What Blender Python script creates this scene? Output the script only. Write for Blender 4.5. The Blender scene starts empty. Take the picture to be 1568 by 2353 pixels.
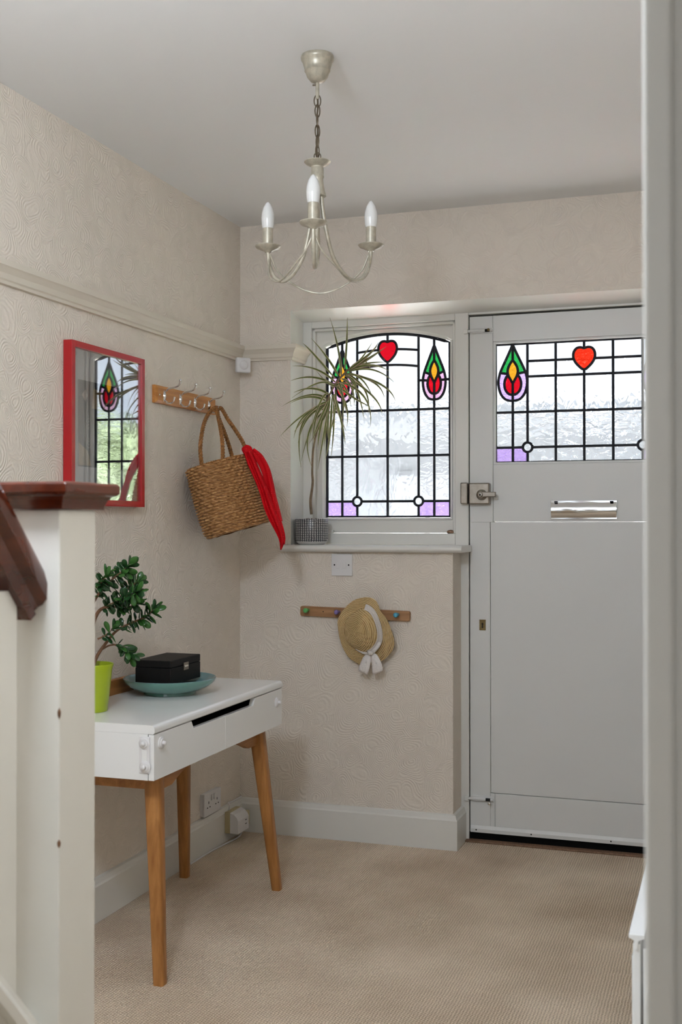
import bpy, bmesh, math, random
from mathutils import Vector, Matrix
from mathutils.geometry import delaunay_2d_cdt
random.seed(7)
PI = math.pi
S = bpy.context.scene
COL = S.collection

# ------------------------------------------------------------------ camera
F_PX, IW, IH = 2638.28, 1568, 2353
CAM = Vector((1.8888, -4.2910, 1.2429))
_y, _p, _r = math.radians(18.729), math.radians(0.562), math.radians(-0.019)
FW = Vector((-math.sin(_y)*math.cos(_p), math.cos(_y)*math.cos(_p), math.sin(_p)))
RT = Vector((math.cos(_y), math.sin(_y), 0))
UP = RT.cross(FW)
RT, UP = math.cos(_r)*RT + math.sin(_r)*UP, math.cos(_r)*UP - math.sin(_r)*RT
cd = bpy.data.cameras.new('camera')
cam = bpy.data.objects.new('camera', cd)
COL.objects.link(cam)
cam.matrix_world = Matrix(((RT.x, UP.x, -FW.x, CAM.x), (RT.y, UP.y, -FW.y, CAM.y), (RT.z, UP.z, -FW.z, CAM.z), (0, 0, 0, 1)))
cd.sensor_fit = 'VERTICAL'
cd.sensor_height = 36
cd.lens = F_PX*36/IH
cd.clip_start = 0.03
cd.dof.use_dof = True
cd.dof.focus_distance = 4.0
cd.dof.aperture_fstop = 7.5
S.camera = cam

# ------------------------------------------------------------------ world, lights, exposure
W = bpy.data.worlds.new('world')
S.world = W
W.use_nodes = True
_bg = W.node_tree.nodes['Background']
_bg.inputs[0].default_value = (0.86, 0.93, 1.0, 1)
_bg.inputs[1].default_value = 1.6
_sl = bpy.data.lights.new('sun', 'SUN'); _sl.energy = 180.0; _sl.angle = .02; _sl.color = (1, .96, .9)
_so = bpy.data.objects.new('sun', _sl); COL.objects.link(_so)
_so.rotation_euler = Vector((1, 0, -.7)).to_track_quat('-Z', 'Y').to_euler()
S.view_settings.view_transform = 'Standard'
S.view_settings.look = 'None'
S.view_settings.gamma = 1
S.view_settings.use_curve_mapping = False
S.view_settings.exposure = 0.18
S.cycles.use_denoising = True
S.cycles.max_bounces = 8
S.cycles.diffuse_bounces = 4
S.cycles.transmission_bounces = 6
S.cycles.use_adaptive_sampling = True
S.cycles.adaptive_threshold = 0.08
S.cycles.use_light_tree = False
S.cycles.transparent_max_bounces = 12

# ------------------------------------------------------------------ pixel helpers
def ray(u, v):
    return FW + (u-784)/F_PX*RT - (v-1176.5)/F_PX*UP
def on(u, v, ax, val):
    d = ray(u, v); t = (val-CAM[ax])/d[ax]
    return CAM + t*d
def atd(u, v, depth):
    return CAM + ray(u, v)*depth

# ------------------------------------------------------------------ materials
def new_mat(name):
    m = bpy.data.materials.new(name); m.use_nodes = True
    nt = m.node_tree
    return m, nt, nt.nodes['Principled BSDF']
def sock(nt, a, b): nt.links.new(a, b)
def coords(nt, scale=(1, 1, 1), kind='Object', rot=(0, 0, 0)):
    tc = nt.nodes.new('ShaderNodeTexCoord'); mp = nt.nodes.new('ShaderNodeMapping')
    mp.inputs['Scale'].default_value = scale; mp.inputs['Rotation'].default_value = rot
    sock(nt, tc.outputs[kind], mp.inputs['Vector'])
    return mp.outputs['Vector']
def noise(nt, vec, scale, detail=3, rough=.55, dist=0):
    n = nt.nodes.new('ShaderNodeTexNoise')
    n.inputs['Scale'].default_value = scale; n.inputs['Detail'].default_value = detail
    n.inputs['Roughness'].default_value = rough; n.inputs['Distortion'].default_value = dist
    sock(nt, vec, n.inputs['Vector'])
    return n.outputs['Fac']
def math_n(nt, op, a, b=None):
    n = nt.nodes.new('ShaderNodeMath'); n.operation = op
    for i, v in enumerate((a, b)):
        if v is None: continue
        if isinstance(v, (int, float)): n.inputs[i].default_value = v
        else: sock(nt, v, n.inputs[i])
    return n.outputs[0]
def ramp(nt, fac, stops):
    r = nt.nodes.new('ShaderNodeValToRGB'); cr = r.color_ramp
    while len(cr.elements) < len(stops): cr.elements.new(.5)
    for e, (p, c) in zip(cr.elements, stops): e.position = p; e.color = (*c, 1)
    sock(nt, fac, r.inputs[0])
    return r.outputs[0]
def bump(nt, height, strength, dist, bsdf):
    b = nt.nodes.new('ShaderNodeBump')
    b.inputs['Strength'].default_value = strength; b.inputs['Distance'].default_value = dist
    sock(nt, height, b.inputs['Height']); sock(nt, b.outputs[0], bsdf.inputs['Normal'])
def srgb(r, g, b):
    f = lambda c: (c/255/12.92 if c/255 <= .04045 else ((c/255+.055)/1.055)**2.4)
    return (f(r), f(g), f(b))
def plain(name, col, rough=.5, metal=0., spec=.5, grain=None, bumps=None, coat=0.):
    m, nt, b = new_mat(name)
    b.inputs['Base Color'].default_value = (*col, 1)
    b.inputs['Roughness'].default_value = rough
    b.inputs['Metallic'].default_value = metal
    b.inputs['Specular IOR Level'].default_value = spec
    b.inputs['Coat Weight'].default_value = coat
    v = coords(nt)
    if grain:
        sc, amt = grain
        n = noise(nt, v, sc, 4)
        lo = tuple(c*(1-amt) for c in col); hi = tuple(min(1, c*(1+amt)) for c in col)
        sock(nt, ramp(nt, n, [(.3, lo), (.7, hi)]), b.inputs['Base Color'])
    if bumps:
        sc, st, di = bumps
        bump(nt, noise(nt, v, sc, 3), st, di, b)
    return m
def wood(name, dark, light, axis, rough=.45, scale=9, coat=0., spec=.4):
    m, nt, b = new_mat(name)
    sc = [scale*6]*3; sc[axis] = scale*.45
    v = coords(nt, tuple(sc))
    n = noise(nt, v, 1.0, 5, .6, .4)
    sock(nt, ramp(nt, n, [(.28, dark), (.52, tuple((a+c)/2 for a, c in zip(dark, light))), (.72, light)]), b.inputs['Base Color'])
    b.inputs['Roughness'].default_value = rough
    b.inputs['Coat Weight'].default_value = coat
    b.inputs['Specular IOR Level'].default_value = spec
    bump(nt, n, .15, .001, b)
    return m
def wallpaper(name, col):
    m, nt, b = new_mat(name)
    v = coords(nt)
    # embossed fan swirls: ripples round scattered centres, bent by noise
    nz = nt.nodes.new('ShaderNodeTexNoise'); nz.inputs['Scale'].default_value = 7; nz.inputs['Detail'].default_value = 1
    sock(nt, v, nz.inputs['Vector'])
    mix = nt.nodes.new('ShaderNodeVectorMath'); mix.operation = 'MULTIPLY_ADD'
    mix.inputs[1].default_value = (.09, .09, .09)
    sock(nt, nz.outputs['Color'], mix.inputs[0]); sock(nt, v, mix.inputs[2])
    vo = nt.nodes.new('ShaderNodeTexVoronoi'); vo.inputs['Scale'].default_value = 11
    sock(nt, mix.outputs[0], vo.inputs['Vector'])
    rip = math_n(nt, 'SINE', math_n(nt, 'MULTIPLY', vo.outputs['Distance'], 78.0))
    mask = math_n(nt, 'MULTIPLY', rip, noise(nt, v, 22, 0))
    h = math_n(nt, 'ADD', mask, math_n(nt, 'MULTIPLY', noise(nt, v, 170, 0), .8))
    bump(nt, h, .45, .0022, b)
    n = noise(nt, v, 1.7, 2)
    sock(nt, ramp(nt, n, [(.3, tuple(c*.96 for c in col)), (.7, col)]), b.inputs['Base Color'])
    b.inputs['Roughness'].default_value = .72
    b.inputs['Specular IOR Level'].default_value = .25
    return m
def carpet(name, a, c):
    m, nt, b = new_mat(name)
    v = coords(nt)
    sx = nt.nodes.new('ShaderNodeSeparateXYZ')
    nz = nt.nodes.new('ShaderNodeTexNoise'); nz.inputs['Scale'].default_value = 30; nz.inputs['Detail'].default_value = 0
    sock(nt, v, nz.inputs['Vector'])
    ma = nt.nodes.new('ShaderNodeVectorMath'); ma.operation = 'MULTIPLY_ADD'; ma.inputs[1].default_value = (.004, .006, 0)
    sock(nt, nz.outputs['Color'], ma.inputs[0]); sock(nt, v, ma.inputs[2])
    sock(nt, ma.outputs[0], sx.inputs[0])
    kx, ky = 2*PI/.0082, 2*PI/.0092
    wx = math_n(nt, 'SINE', math_n(nt, 'MULTIPLY', sx.outputs[0], kx))
    wy = math_n(nt, 'SINE', math_n(nt, 'ADD', math_n(nt, 'MULTIPLY', sx.outputs[1], ky), math_n(nt, 'MULTIPLY', sx.outputs[0], kx*.5)))
    h = math_n(nt, 'ADD', math_n(nt, 'MULTIPLY', wx, .8), math_n(nt, 'MULTIPLY', wy, .55))
    h = math_n(nt, 'ADD', h, noise(nt, v, 420, 0))
    bump(nt, h, .8, .0022, b)
    fine = noise(nt, v, 330, 0)
    big = noise(nt, v, 2.2, 2)
    f = math_n(nt, 'ADD', math_n(nt, 'MULTIPLY', fine, .45), math_n(nt, 'MULTIPLY', big, .6))
    f = math_n(nt, 'ADD', f, math_n(nt, 'MULTIPLY', h, .11))
    sock(nt, ramp(nt, f, [(.35, a), (.8, c)]), b.inputs['Base Color'])
    b.inputs['Roughness'].default_value = .95
    b.inputs['Specular IOR Level'].default_value = .1
    return m
def pane_glass(name, tint, scale=28, strength=.6, rough=.04, clear=.45, stretch=(1, 1, 1)):
    """textured cathedral glass: part straight through, part bent by the rippled surface"""
    m = bpy.data.materials.new(name); m.use_nodes = True
    nt = m.node_tree; nt.nodes.clear()
    out = nt.nodes.new('ShaderNodeOutputMaterial')
    v = coords(nt, stretch)
    n = noise(nt, v, scale, 2, .5, .6)
    bp = nt.nodes.new('ShaderNodeBump'); bp.inputs['Strength'].default_value = strength; bp.inputs['Distance'].default_value = .004
    sock(nt, n, bp.inputs['Height'])
    g = nt.nodes.new('ShaderNodeBsdfGlass'); g.inputs['Roughness'].default_value = rough; g.inputs['IOR'].default_value = 1.42
    t = nt.nodes.new('ShaderNodeBsdfTransparent')
    half = tuple(c**.5 for c in tint)          # light crosses two faces
    g.inputs['Color'].default_value = (*half, 1); t.inputs['Color'].default_value = (*half, 1)
    sock(nt, bp.outputs[0], g.inputs['Normal'])
    mx = nt.nodes.new('ShaderNodeMixShader'); mx.inputs[0].default_value = clear
    sock(nt, g.outputs[0], mx.inputs[1]); sock(nt, t.outputs[0], mx.inputs[2])
    sock(nt, mx.outputs[0], out.inputs[0])
    return m

M = {}
M['wall'] = wallpaper('cream_embossed_wallpaper', srgb(232, 222, 209))
M['ceiling'] = plain('white_ceiling_paint', srgb(238, 238, 238), .85, spec=.15, bumps=(9, .25, .006))
M['gloss'] = plain('white_gloss_paint', srgb(228, 226, 220), .32, spec=.45, bumps=(60, .06, .0006))
M['rail'] = plain('cream_satin_paint', srgb(222, 213, 198), .45, spec=.4, bumps=(60, .06, .0006))
M['door'] = plain('white_door_paint', srgb(222, 222, 220), .4, spec=.4, bumps=(70, .08, .0006))
M['stairwhite'] = plain('stair_white_paint', srgb(228, 225, 216), .4, spec=.4, grain=(5, .03))
M['carpet'] = carpet('beige_loop_carpet', srgb(186, 164, 138), srgb(252, 234, 210))
M['lead'] = plain('lead_came', (.012, .014, .022), .55, .3)
M['black'] = plain('black_rubber', (.004, .004, .004), .8, spec=.1)
M['dark'] = plain('dark_interior', (.01, .01, .01), .9, spec=.05)
M['clear'] = pane_glass('rippled_clear_glass', (.74, .79, .86), 24, .75, .03, .2, (1, 1, .55))
M['clear2'] = pane_glass('hammered_clear_glass', (.75, .80, .87), 38, .7, .03, .2, (.55, 1, 1))
M['lilac'] = pane_glass('lilac_glass', (.50, .36, .80), 120, .5, .1, .35)
M['pink'] = pane_glass('pale_pink_glass', (.62, .36, .55), 140, .5, .1, .35)
M['red'] = pane_glass('ruby_glass', (.45, .004, .012), 60, .3, .08, .5)
M['orange_red'] = pane_glass('orange_red_glass', (.60, .02, .006), 60, .3, .08, .5)
M['green'] = pane_glass('emerald_glass', (.02, .30, .06), 90, .5, .08, .4)
M['yellow'] = pane_glass('amber_glass', (.62, .28, .015), 90, .5, .08, .4)
M['chrome'] = plain('polished_chrome', (.72, .72, .72), .08, 1.)
M['nickel'] = plain('worn_nickel', (.30, .27, .235), .3, 1., grain=(40, .15))
M['brass'] = plain('aged_brass', (.20, .15, .07), .4, 1., grain=(60, .2))
M['pine'] = wood('varnished_pine', srgb(170, 104, 44), srgb(214, 152, 82), 1, .35, 10)
M['oak'] = wood('oak_legs', srgb(140, 90, 42), srgb(188, 132, 74), 2, .42, 9)
M['oakx'] = wood('oak_rails', srgb(138, 88, 42), srgb(182, 126, 70), 1, .45, 9)
M['pegwood'] = wood('peg_rail_wood', srgb(140, 98, 62), srgb(186, 142, 100), 0, .5, 11)
M['mahogany'] = wood('varnished_mahogany', srgb(58, 21, 10), srgb(98, 40, 18), 1, .16, 5, .5)
M['lacquer'] = plain('white_lacquer', srgb(240, 240, 238), .16, spec=.6)
M['plastic'] = plain('white_plastic', srgb(228, 226, 226), .35)
M['cream_plastic'] = plain('aged_cream_plastic', srgb(196, 182, 140), .45)
M['red_frame'] = plain('red_painted_frame', srgb(172, 22, 30), .28, spec=.5)
M['mount'] = plain('mount_board', srgb(226, 226, 228), .8, spec=.1)
M['print_dark'] = plain('print_charcoal', srgb(48, 46, 50), .8, spec=.1, grain=(18, .4))
M['print_grey'] = plain('print_grey', srgb(132, 136, 142), .8, spec=.1, grain=(30, .25))
M['print_tan'] = plain('print_tan', srgb(186, 160, 110), .8, spec=.1, grain=(30, .2))
M['print_pale'] = plain('print_pale', srgb(206, 194, 180), .8, spec=.1)
M['teal'] = plain('teal_stoneware_glaze', srgb(100, 144, 134), .16, spec=.5, grain=(25, .06), coat=.3)
M['teal_in'] = plain('teal_inner_glaze', srgb(104, 138, 140), .14, spec=.5, grain=(25, .06), coat=.3)
M['boxblack'] = plain('black_leatherette', (.005, .0045, .0045), .55, spec=.25, bumps=(300, .3, .0006))
M['lime'] = plain('lime_glazed_pot', srgb(160, 178, 26), .3, grain=(12, .08))
M['soil'] = plain('potting_soil', srgb(70, 50, 36), .95, spec=.1, grain=(80, .4), bumps=(120, .8, .003))
M['jade_new'] = plain('young_jade_leaf', srgb(50, 96, 38), .22, spec=.5, grain=(40, .3))
M['jade'] = plain('jade_leaf', srgb(32, 68, 32), .22, spec=.5, grain=(40, .3))
M['bark'] = plain('brown_stem', srgb(116, 80, 52), .7, grain=(60, .25), bumps=(90, .5, .002))
M['greybark'] = plain('grey_stem', srgb(128, 108, 84), .75, grain=(90, .25), bumps=(160, .6, .002))
M['leaf_green'] = plain('dragon_leaf_green', srgb(96, 112, 48), .45, grain=(50, .25))
M['leaf_cream'] = plain('dragon_leaf_cream_edge', srgb(206, 186, 160), .5, grain=(50, .12))
def seagrass_mat():
    m, nt, b = new_mat('woven_seagrass')
    n = noise(nt, coords(nt, (70, 70, 260)), 1.0, 3, .6)
    sock(nt, ramp(nt, n, [(.3, srgb(112, 72, 36)), (.5, srgb(164, 116, 66)), (.72, srgb(216, 172, 116))]), b.inputs['Base Color'])
    b.inputs['Roughness'].default_value = .5
    return m
M['seagrass'] = seagrass_mat()
M['seagrass2'] = plain('braided_seagrass', srgb(150, 102, 54), .55, grain=(140, .55), spec=.35)
M['straw'] = plain('woven_straw', srgb(208, 172, 116), .6, grain=(160, .14), spec=.25)
M['lace'] = plain('white_lace_ribbon', srgb(232, 226, 222), .8, spec=.1, grain=(220, .1))
M['lampmetal'] = plain('distressed_cream_metal', srgb(176, 169, 152), .36, .3, grain=(70, .2))
M['chainmetal'] = plain('bronze_chain', srgb(96, 84, 68), .4, .7)
M['bulbglass'] = plain('frosted_bulb', srgb(214, 213, 210), .25, spec=.5)
M['radiator'] = plain('radiator_enamel', srgb(236, 237, 236), .25)
M['tarmac'] = plain('pale_paving', srgb(205, 203, 198), .9, grain=(3, .1))
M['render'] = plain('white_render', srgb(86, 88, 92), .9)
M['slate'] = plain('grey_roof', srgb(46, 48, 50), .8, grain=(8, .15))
M['hedge'] = plain('hedge_leaf', srgb(62, 73, 47), .6, grain=(6, .4))
M['peg_green'] = plain('green_peg', srgb(96, 176, 96), .4)
M['peg_purple'] = plain('purple_peg', srgb(128, 112, 168), .4)
M['peg_yellow'] = plain('yellow_peg', srgb(206, 180, 90), .4)
M['peg_blue'] = plain('blue_peg', srgb(72, 158, 186), .4)
M['hole'] = plain('screw_hole', (.01, .009, .008), .9)
M['cork'] = plain('brown_pebble', srgb(128, 98, 76), .8, grain=(150, .35))

def scarf_mat():
    m, nt, b = new_mat('red_dotted_scarf')
    v = coords(nt)
    vo = nt.nodes.new('ShaderNodeTexVoronoi'); vo.inputs['Scale'].default_value = 130; vo.inputs['Randomness'].default_value = .25
    sock(nt, v, vo.inputs['Vector'])
    sock(nt, ramp(nt, vo.outputs['Distance'], [(.0, srgb(236, 120, 120)), (.13, srgb(226, 60, 66)), (.19, srgb(198, 6, 20)), (1, srgb(188, 4, 16))]), b.inputs['Base Color'])
    b.inputs['Roughness'].default_value = .7
    b.inputs['Specular IOR Level'].default_value = .15
    return m
M['scarf'] = scarf_mat()
def pot_mat():
    m, nt, b = new_mat('crosshatched_ceramic')
    tc = nt.nodes.new('ShaderNodeTexCoord'); sx = nt.nodes.new('ShaderNodeSeparateXYZ')
    sock(nt, tc.outputs['Object'], sx.inputs[0])
    ang = math_n(nt, 'ARCTAN2', sx.outputs[1], sx.outputs[0])
    nz = noise(nt, tc.outputs['Object'], 45, 2)
    a = math_n(nt, 'SINE', math_n(nt, 'ADD', math_n(nt, 'MULTIPLY', ang, 44), math_n(nt, 'MULTIPLY', nz, 4)))
    z = math_n(nt, 'SINE', math_n(nt, 'ADD', math_n(nt, 'MULTIPLY', sx.outputs[2], 2*PI/.0068), math_n(nt, 'MULTIPLY', nz, 3)))
    f = math_n(nt, 'MINIMUM', math_n(nt, 'GREATER_THAN', a, -.25), math_n(nt, 'GREATER_THAN', z, -.2))
    low = math_n(nt, 'LESS_THAN', sx.outputs[2], .0125)
    f = math_n(nt, 'MAXIMUM', f, low)
    sock(nt, ramp(nt, f, [(.45, srgb(40, 40, 46)), (.55, srgb(214, 212, 208))]), b.inputs['Base Color'])
    b.inputs['Roughness'].default_value = .35
    return m
M['pot'] = pot_mat()
def glazing_mat():
    m = bpy.data.materials.new('picture_glazing'); m.use_nodes = True
    nt = m.node_tree; nt.nodes.clear()
    out = nt.nodes.new('ShaderNodeOutputMaterial')
    t = nt.nodes.new('ShaderNodeBsdfTransparent'); g = nt.nodes.new('ShaderNodeBsdfGlossy')
    g.inputs['Roughness'].default_value = 0.0
    mx = nt.nodes.new('ShaderNodeMixShader')
    mx.inputs[0].default_value = .42; sock(nt, t.outputs[0], mx.inputs[1]); sock(nt, g.outputs[0], mx.inputs[2])
    sock(nt, mx.outputs[0], out.inputs[0])
    return m
M['glazing'] = glazing_mat()

# ------------------------------------------------------------------ object helpers
WPOS = {}
def empty(name, loc, label=None, cat=None, group=None, kind=None):
    o = bpy.data.objects.new(name, None); COL.objects.link(o)
    o.empty_display_size = .05
    o.location = loc; WPOS[o.name] = Vector(loc)
    tag(o, label, cat, group, kind)
    return o
def tag(o, label=None, cat=None, group=None, kind=None):
    if label: o['label'] = label
    if cat: o['category'] = cat
    if group: o['group'] = group
    if kind: o['kind'] = kind
    return o
class MB:
    """collects shapes in world coordinates; build() links them as one mesh object"""
    def __init__(s): s.v = []; s.f = []; s.mi = []
    def add(s, vs, fs, mi=0):
        n = len(s.v); s.v += [Vector(p) for p in vs]
        s.f += [tuple(i+n for i in f) for f in fs]; s.mi += [mi]*len(fs)
        return s
    def box(s, x0, x1, y0, y1, z0, z1, mi=0):
        return s.add([(x0, y0, z0), (x1, y0, z0), (x1, y1, z0), (x0, y1, z0), (x0, y0, z1), (x1, y0, z1), (x1, y1, z1), (x0, y1, z1)],
                     [(3, 2, 1, 0), (4, 5, 6, 7), (0, 1, 5, 4), (1, 2, 6, 5), (2, 3, 7, 6), (3, 0, 4, 7)], mi)
    def obox(s, c, ax, ay, az, hx, hy, hz, mi=0):
        c = Vector(c); ax, ay, az = Vector(ax)*hx, Vector(ay)*hy, Vector(az)*hz
        vs = [c+sx*ax+sy*ay+sz*az for sz in (-1, 1) for sx, sy in ((-1, -1), (1, -1), (1, 1), (-1, 1))]
        return s.add(vs, [(3, 2, 1, 0), (4, 5, 6, 7), (0, 1, 5, 4), (1, 2, 6, 5), (2, 3, 7, 6), (3, 0, 4, 7)], mi)
    def loft(s, rings, closed=True, caps=True, mi=0):
        n = len(rings[0]); vs = [p for r in rings for p in r]; fs = []
        for i in range(len(rings)-1):
            for j in range(n if closed else n-1):
                k = (j+1) % n
                fs.append((i*n+j, i*n+k, (i+1)*n+k, (i+1)*n+j))
        if caps and closed:
            fs.append(tuple(range(n-1, -1, -1))); fs.append(tuple((len(rings)-1)*n+j for j in range(n)))
        return s.add(vs, fs, mi)
    def lathe(s, c, prof, seg=32, axis='z', caps=False, mi=0):
        c = Vector(c); rings = []
        for r, h in prof:
            ring = []
            for j in range(seg):
                a = 2*PI*j/seg; p, q = r*math.cos(a), r*math.sin(a)
                ring.append(c + (Vector((p, q, h)) if axis == 'z' else Vector((p, -h, q)) if axis == 'y' else Vector((h, p, q))))
            rings.append(ring)
        return s.loft(rings, True, caps, mi)
    def tube(s, pts, rad, seg=10, mi=0, caps=True):
        pts = [Vector(p) for p in pts]; n = len(pts); rings = []; pn = None
        for i, p in enumerate(pts):
            t = (pts[min(i+1, n-1)]-pts[max(i-1, 0)]).normalized()
            if pn is None:
                a = Vector((0, 0, 1)) if abs(t.z) < .9 else Vector((1, 0, 0))
                pn = t.cross(a).normalized()
            pn = (pn - t*pn.dot(t)).normalized()
            b = t.cross(pn); r = rad[i] if isinstance(rad, (list, tuple)) else rad
            rings.append([p + r*(math.cos(2*PI*j/seg)*pn + math.sin(2*PI*j/seg)*b) for j in range(seg)])
        return s.loft(rings, True, caps, mi)
    def prism(s, poly, axis, a, b, mi=0):
        """2D polygon extruded along axis between a and b"""
        def P(p, h): return {'x': (h, p[0], p[1]), 'y': (p[0], h, p[1]), 'z': (p[0], p[1], h)}[axis]
        n = len(poly)
        vs = [P(p, a) for p in poly]+[P(p, b) for p in poly]
        fs = [tuple(range(n)), tuple(range(2*n-1, n-1, -1))]+[(i, (i+1) % n, n+(i+1) % n, n+i) for i in range(n)]
        return s.add(vs, fs, mi)
    def build(s, name, mats, parent=None, smooth=False, bevel=0, angle=40, origin=None, solid=0, segs=2):
        me = bpy.data.meshes.new(name)
        off = WPOS[parent.name] if parent else (Vector(origin) if origin is not None else Vector((0, 0, 0)))
        me.from_pydata([p-off for p in s.v], [], s.f)
        for m in (mats if isinstance(mats, list) else [mats]): me.materials.append(M[m])
        me.polygons.foreach_set('material_index', s.mi)
        bm = bmesh.new(); bm.from_mesh(me); bmesh.ops.recalc_face_normals(bm, faces=bm.faces); bm.to_mesh(me); bm.free()
        if smooth:
            me.polygons.foreach_set('use_smooth', [True]*len(me.polygons))
            if angle < 180: me.set_sharp_from_angle(angle=math.radians(angle))
        o = bpy.data.objects.new(name, me); COL.objects.link(o)
        if parent: o.parent = parent
        elif origin is not None: o.location = origin
        WPOS[o.name] = off
        if solid:
            md = o.modifiers.new('thick', 'SOLIDIFY'); md.thickness = solid; md.offset = 0
        if bevel:
            md = o.modifiers.new('bevel', 'BEVEL'); md.width = bevel; md.segments = segs; md.limit_method = 'ANGLE'; md.angle_limit = math.radians(30)
            md.harden_normals = False
        return o
def B(name, mat, parent, *boxes, bevel=0.0, **k):
    m = MB()
    for b in boxes: m.box(*b)
    return m.build(name, mat, parent, bevel=bevel, **k)
def struct(o, label=None):
    o['kind'] = 'structure'
    if label: o['label'] = label
    return o
def bez(pts, n=24):
    """Catmull-Rom through points"""
    pts = [Vector(p) for p in pts]; P = [2*pts[0]-pts[1]]+pts+[2*pts[-1]-pts[-2]]; out = []
    m = len(pts)-1
    for i in range(n+1):
        t = i/n*m; k = min(int(t), m-1); t -= k
        a, b, c, d = P[k:k+4]
        out.append(.5*((2*b)+(c-a)*t+(2*a-5*b+4*c-d)*t*t+(-a+3*b-3*c+d)*t**3))
    return out
def lerp(a, b, t): return a+(b-a)*t

# ------------------------------------------------------------------ room shell
H = 2.45
XR = 1.85          # right wall face
YF = 0.14          # recessed frame face
struct(B('floor', 'carpet', None, (-.1, 5.1, -7.1, .15, -.1, 0)), 'beige ribbed loop-pile carpet covering the hall floor')
struct(B('ceiling', 'ceiling', None, (-.1, 5.1, -7.1, .25, H, H+.1)), 'white painted ceiling with faint plaster repairs')
struct(B('wall_left', 'wall', None, (-.1, 0, -7.1, .25, 0, H)), 'cream wall in embossed fan-pattern paper behind the white table')
wb = MB()
wb.box(0, .22, 0, .25, 0, H)
wb.box(.22, .885, 0, .25, 0, 1.13)
wb.box(.22, XR+.12, 0, .25, 2.125, H)
wb.box(XR-.005, XR+.12, .02, .25, 0, 2.125)
wb.prism([(0, 2.096), (.25, 2.05), (.25, 2.125), (0, 2.125)], 'x', .22, XR+.12)
struct(wb.build('wall_back', 'wall', None), 'cream papered front wall holding the leaded window and white door')
wr = MB()
wr.box(XR, XR+.12, -3.40, 0.02, 0, H); wr.box(XR, XR+.12, -4.95, -3.40, 2.06, H); wr.box(XR, XR+.12, -7.1, -4.95, 0, H)
struct(wr.build('wall_right', 'wall', None), 'cream papered wall beside the doorway and radiator')
wre = MB()
wre.box(0, 5.1, -7.2, -7.0, 0, .8); wre.box(0, 5.1, -7.2, -7.0, 2.3, H); wre.box(0, .2, -7.2, -7.0, .8, 2.3); wre.box(1.7, 5.1, -7.2, -7.0, .8, 2.3)
struct(wre.build('wall_rear', 'wall', None))
wsd = MB()
wsd.box(5.0, 5.2, -7.0, -5.9, 0, H); wsd.box(5.0, 5.2, -4.1, -2.6, 0, H); wsd.box(5.0, 5.2, -5.9, -4.1, 0, .75); wsd.box(5.0, 5.2, -5.9, -4.1, 2.25, H)
wsd.box(XR+.12, 5.2, -2.7, -2.6, 0, H)
struct(wsd.build('wall_side_room', 'wall', None))

for k_, (bx_, ax_) in enumerate((((.2, 1.7, .8, 2.3), 'y'), ((-5.9, -4.1, .75, 2.25), 'x'))):
    m = MB(); p0, p1, q0, q1 = bx_; pm = (p0+p1)/2
    for c in ((p0, p0+.06, q0, q1), (p1-.06, p1, q0, q1), (pm-.03, pm+.03, q0, q1), (p0, p1, q0, q0+.06), (p0, p1, q1-.06, q1)):
        if ax_ == 'y': m.box(c[0], c[1], -7.13, -7.07, c[2], c[3])
        else: m.box(5.07, 5.13, c[0], c[1], c[2], c[3])
    struct(m.build('window_%d' % (k_+2), 'gloss', None))
def sweep(path, prof):
    """profile (out, z) swept along plan path of (x, y, nx, ny) mitre offsets"""
    m = MB()
    rings = [[(x+nx*d, y+ny*d, z) for d, z in prof] for x, y, nx, ny in path]
    m.loft(rings, True, True)
    return m
skirt = [(0, 0), (.02, 0), (.02, .112), (.016, .118), (.012, .132), (.0, .134)]
struct(sweep([(0, -7, 1, 0), (0, 0, 1, -1)], skirt).build('baseboard_left', 'gloss', None), 'white gloss skirting board under the socket')
struct(sweep([(0, 0, 1, -1), (.885, 0, 1, -1), (.885, YF, 1, 0)], skirt).build('baseboard_back', 'gloss', None), 'white gloss skirting board below the window wall')
rail = [(0, 1.898), (.012, 1.898), (.014, 1.906), (.018, 1.910), (.022, 1.925), (.032, 1.938), (.036, 1.942), (.036, 1.958), (0, 1.962)]
struct(sweep([(0, -7, 1, 0), (0, 0, 1, -1)], rail).build('trim_1', 'rail', None), 'cream moulded picture rail along the left wall')
struct(sweep([(0, 0, 1, -1), (.22, 0, 1, -1), (.22, YF, 1, 0)], rail).build('trim_2', 'rail', None), 'short cream picture rail returning into the window recess')

# frame of window and door (fixed timber)
FX0, FX1 = .258, .862          # window opening
DX0, DX1 = .920, 1.808         # door leaf
DZ1 = 2.054
fr = MB()
fr.box(.22, FX0, YF, YF+.09, 1.157, 2.075)
fr.box(FX1, DX0-.004, YF, YF+.09, 0, 2.075)
fr.box(FX0, FX1, YF, YF+.09, 2.045, 2.075)
fr.box(DX0-.004, DX1+.004, YF, YF+.09, DZ1+.008, 2.075)
fr.box(DX1+.004, XR, YF, YF+.09, 0, 2.075)
fr.box(FX0, FX1, YF, YF+.09, 1.157, 1.202)
frame = struct(fr.build('trim_3', 'gloss', None, bevel=.003), 'white timber frame joining the window and front door')
# ovolo beads round the window opening
bd = MB()
for x in (FX0, FX1):
    s = 1 if x == FX0 else -1
    bd.box(min(x, x+s*.012), max(x, x+s*.012), YF+.012, YF+.05, 1.202, 2.045)
bd.box(FX0, FX1, YF+.012, YF+.05, 2.033, 2.045)
bd.build('bead', 'gloss', frame, bevel=.004)
B('stop_bead', 'dark', frame, (DX0-.004, DX1+.004, YF+.05, YF+.09, DZ1-.012, DZ1+.008), (DX0-.004, DX0+.008, YF+.05, YF+.09, .034, DZ1))
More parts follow.
